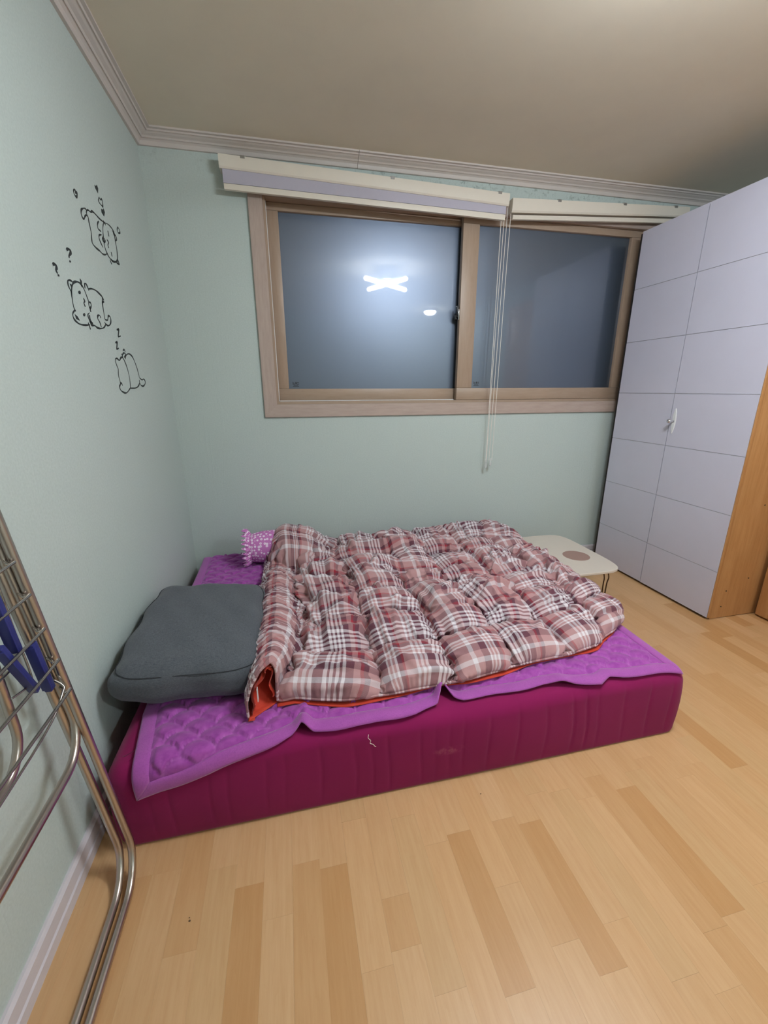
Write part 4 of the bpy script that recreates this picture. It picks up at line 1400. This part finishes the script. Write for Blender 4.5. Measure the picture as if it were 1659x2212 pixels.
    for it in range(420):
        vel = (P - prev) * .90
        BEND = .05 if it < 60 else .014
        prev = P.copy()
        # normals
        du = np.empty_like(P); dv = np.empty_like(P)
        du[:, 1:-1] = P[:, 2:] - P[:, :-2]; du[:, 0] = P[:, 1] - P[:, 0]; du[:, -1] = P[:, -1] - P[:, -2]
        dv[1:-1] = P[2:] - P[:-2]; dv[0] = P[1] - P[0]; dv[-1] = P[-1] - P[-2]
        n = np.cross(du, dv); n /= np.linalg.norm(n, axis=-1, keepdims=True) + 1e-9
        P = P + vel + n * pres * (1.0 if it < 330 else .5)
        P[..., 2] -= .00006
        for rep in range(2):
            for o in (0, 1):
                a = s_[:, o:NU - 1:2]; m = Lu[:, o::2].shape[1]
                con(P, s_[:, o:o + 2 * m - 1:2], s_[:, o + 1:o + 2 * m:2], Lu[:, o::2], .9, .55)
            for o in (0, 1):
                m = Lv[o::2].shape[0]
                con(P, s_[o:o + 2 * m - 1:2], s_[o + 1:o + 2 * m:2], Lv[o::2], .9, .55)
            for o in (0, 1):
                m = D1[o::2].shape[0]
                con(P, s_[o:o + 2 * m - 1:2, :-1], s_[o + 1:o + 2 * m:2, 1:], D1[o::2], .25, .3)
                con(P, s_[o:o + 2 * m - 1:2, 1:], s_[o + 1:o + 2 * m:2, :-1], D1[o::2], .25, .3)
        # bending
        lap = (P[:, 2:] + P[:, :-2]) * .5 - P[:, 1:-1]; P[:, 1:-1] += BEND * lap
        lap = (P[2:] + P[:-2]) * .5 - P[1:-1]; P[1:-1] += BEND * lap
        P += (T - P) * pull
        P[..., 2] = np.maximum(P[..., 2], BED + .004)
        P[..., 1] = np.minimum(P[..., 1], -.035)
    # --- finer grid, then gathers along the quilting and creases across the cells
    def up(A):
        def up1(A):
            B = np.empty((A.shape[0] * 2 - 1,) + A.shape[1:])
            B[::2] = A
            m = (A[1:] + A[:-1]) * .5
            m[1:-1] = (9 * (A[1:-2] + A[2:-1]) - A[:-3] - A[3:]) / 16
            B[1::2] = m
            return B
        return np.swapaxes(up1(np.swapaxes(up1(A), 0, 1)), 0, 1)
    P, T, FUV, heap = up(P), up(T), up(FUV), up(heap)
    NU, NV = P.shape[1], P.shape[0]
    u = np.linspace(0, 1, NU); v = np.linspace(0, 1, NV)
    su, sv = u * 1.55, v * 1.32
    SU, SV = np.meshgrid(su, sv)
    def n1d(x, wl):
        k = r2.normal(0, 1, int(x.max() / wl) + 4)
        return np.interp(x / wl, np.arange(len(k)), k)
    def sm(a):
        a = a.copy(); a[1:-1] = (a[:-2] + 2 * a[1:-1] + a[2:]) / 4
        return a
    D = np.zeros((NV, NU))
    for k_, c in enumerate(us[1:-1]):
        for sgn in (-1, 1):
            side = ((u - c) * sgn >= 0)
            g = sm(sm(n1d(sv, .013))) * (.35 + .65 * np.abs(n1d(sv, .11)))
            d = np.abs(su - c * 1.55)
            D += .0100 * g[:, None] * (np.exp(-d / .045) * np.clip(d / .004, .25, 1) * side)[None, :]
    for c in vsn[1:-1]:
        for sgn in (-1, 1):
            side = ((v - c) * sgn >= 0)
            g = sm(sm(n1d(su, .013))) * (.35 + .65 * np.abs(n1d(su, .11)))
            d = np.abs(sv - c * 1.32)
            D += .0100 * g[None, :] * (np.exp(-d / .045) * np.clip(d / .004, .25, 1) * side)[:, None]
    for _ in range(520):
        cx_, cy_ = r2.uniform(.02, 1.5), r2.uniform(.03, 1.28) ** 1.0
        if cy_ < .2 and r2.random() < .45:
            continue
        th_ = r2.choice([0, math.pi / 2]) + r2.normal(0, .45)
        ln, wd_, am = r2.uniform(.03, .085), r2.uniform(.005, .011), r2.uniform(.004, .0125) * r2.choice([1, 1, -1])
        i0, i1 = np.searchsorted(su, [cx_ - .2, cx_ + .2]); j0, j1 = np.searchsorted(sv, [cy_ - .2, cy_ + .2])
        a_ = (SU[j0:j1, i0:i1] - cx_); b_ = (SV[j0:j1, i0:i1] - cy_)
        p_ = a_ * math.cos(th_) + b_ * math.sin(th_); q_ = -a_ * math.sin(th_) + b_ * math.cos(th_) + .12 * p_ * np.sin(p_ * 25 + cx_ * 9)
        D[j0:j1, i0:i1] += am * np.exp(-(p_ / ln) ** 2) * (np.exp(-(q_ / wd_) ** 2) - .45 * np.exp(-((q_ - 1.7 * wd_) / wd_) ** 2))
    for _ in range(95):                          # deep folds where the quilt lies bunched up
        if r2.random() < .3:
            cx_, cy_, th_ = r2.uniform(.27, .37), r2.uniform(.1, .85), math.pi / 2 + r2.normal(0, .25)
        else:
            cx_, cy_, th_ = r2.uniform(.35, 1.5), r2.uniform(.26, 1.26), r2.uniform(0, math.pi)
        ln, wd_, am = r2.uniform(.05, .11), r2.uniform(.011, .02), r2.uniform(.010, .021) * r2.choice([1, -1])
        i0, i1 = np.searchsorted(su, [cx_ - .28, cx_ + .28]); j0, j1 = np.searchsorted(sv, [cy_ - .28, cy_ + .28])
        a_ = (SU[j0:j1, i0:i1] - cx_); b_ = (SV[j0:j1, i0:i1] - cy_)
        p_ = a_ * math.cos(th_) + b_ * math.sin(th_); q_ = -a_ * math.sin(th_) + b_ * math.cos(th_) + .9 * p_ * p_ * r2.normal(0, 1.2)
        D[j0:j1, i0:i1] += am * np.exp(-(p_ / ln) ** 2) * (np.exp(-(q_ / wd_) ** 2) - .6 * np.exp(-((q_ - 1.5 * wd_) / (.8 * wd_)) ** 2))
    D *= np.where(heap > .3, .55, 1.0) * np.where(SU < US * 1.55, .5, 1.0) * np.clip(SV / .02, 0, 1) * np.clip(SU / .02, 0, 1)
    du = np.gradient(P, axis=1); dv = np.gradient(P, axis=0)
    n = np.cross(du, dv); n /= np.linalg.norm(n, axis=-1, keepdims=True) + 1e-9
    P = P + n * D[..., None]
    P[..., 2] = np.maximum(P[..., 2], BED + .004)
    return P, T, FUV, NU, NV, US, heap
CP, CT, CUV, CNU, CNV, CUS, CHEAP = comforter()
co = empty('comforter', (1.15, -0.8, BED))
tag(co, 'puffy plaid comforter in mauve, white and red with rust lining', 'comforter')
shell = mesh_obj('plaid_shell', CP.reshape(-1, 3), grid_faces(CNU, CNV), M['plaid'], None, True)
set_uv(shell, CUV.reshape(-1, 2))
# lining: the underside, peeping out along the front hem, and the inside of the rolled edge
du = np.gradient(CT, axis=1); dv = np.gradient(CT, axis=0)
nn = np.cross(du, dv); nn /= np.linalg.norm(nn, axis=-1, keepdims=True) + 1e-9
uu = np.linspace(0, 1, CNU)[None, :]; vv = np.linspace(0, 1, CNV)[:, None]
LT = CT.copy()
lip = np.clip(1 - vv / .03, 0, 1)
LT[..., 1] -= (0.004 + 0.009 * np.sin(uu * 23 + 1.0) + 0.02 * np.exp(-((uu - .19) / .04) ** 2)) * lip
rise = np.clip((vv - .02) / .06, 0, 1) * np.clip((CUS - uu) / .05, 0, 1)       # closes the tunnel of the roll a hand deep
low = BED + .0015 + .0015 * np.sin(uu * 60)
LT[..., 2] = low + (np.maximum(CT[..., 2] - .03, low) - low) * rise
LT[..., 0] += .018 * np.clip((.02 - uu) / .02, 0, 1)
sub = LT[::4, ::4]
lin = mesh_obj('lining', sub.reshape(-1, 3), grid_faces(sub.shape[1], sub.shape[0]), M['lining'], None, True)
sm = lin.modifiers.new('thick', 'SOLIDIFY'); sm.thickness = 0.0015; sm.offset = 1
tag(lin, 'rust red lining showing under the hem')
ne = int(CNU * .19); nb = int(CNV * .16)
IT = (CP - nn * (.012 + .010 * np.sin(uu * 70 + vv * 30) ** 2)[..., None])[:nb, :ne]
IT[..., 2] = np.maximum(IT[..., 2], BED + .003)
inn = mesh_obj('lining', IT.reshape(-1, 3), grid_faces(ne, nb), M['lining'], None, True)
tag(inn, 'rust red inside of the rolled edge')
# stitched hem along the front edge
hem = tube('hem', [tuple(p + np.array([0, -.001, .0])) for p in CP[0, ::4]], 0.004, M['plaid'], seg=6)
set_uv(hem, np.repeat(np.stack([CUV[0, ::4, 0], CUV[0, ::4, 1]], -1), 6, axis=0))
# white care tag at the rolled edge
k = int(CNU * .055)
tg = bmesh.new()
c = Vector(CT[1, k])
add_box(tg, c.x + .012, c.x + .014, c.y - .012, c.y + .004, c.z - .055, c.z - .015)
tgo = bm_obj('care_tag', tg, M['white_plastic'])
adopt(co, shell, lin, inn, hem, tgo)

# ================================================================== CRUMBS
for (x, y, r, lb) in ((0.288, -1.742, 0.0022, 'larger of two tiny brown crumbs lying together on the floor'), (0.286, -1.735, 0.0014, 'smaller of two tiny brown crumbs lying together on the floor'),
                      (1.083, -1.60, 0.0018, 'lone tiny brown crumb on the floor in front of the mattress')):
    bm = bmesh.new()
    bmesh.ops.create_icosphere(bm, subdivisions=1, radius=r, matrix=Matrix.Translation((x, y, r * 0.6)) @ Matrix.Diagonal((1.3, 1, 0.6, 1)))
    tag(bm_obj('crumb', bm, M['table_leg']), lb, 'crumb', 'crumbs on the floor')
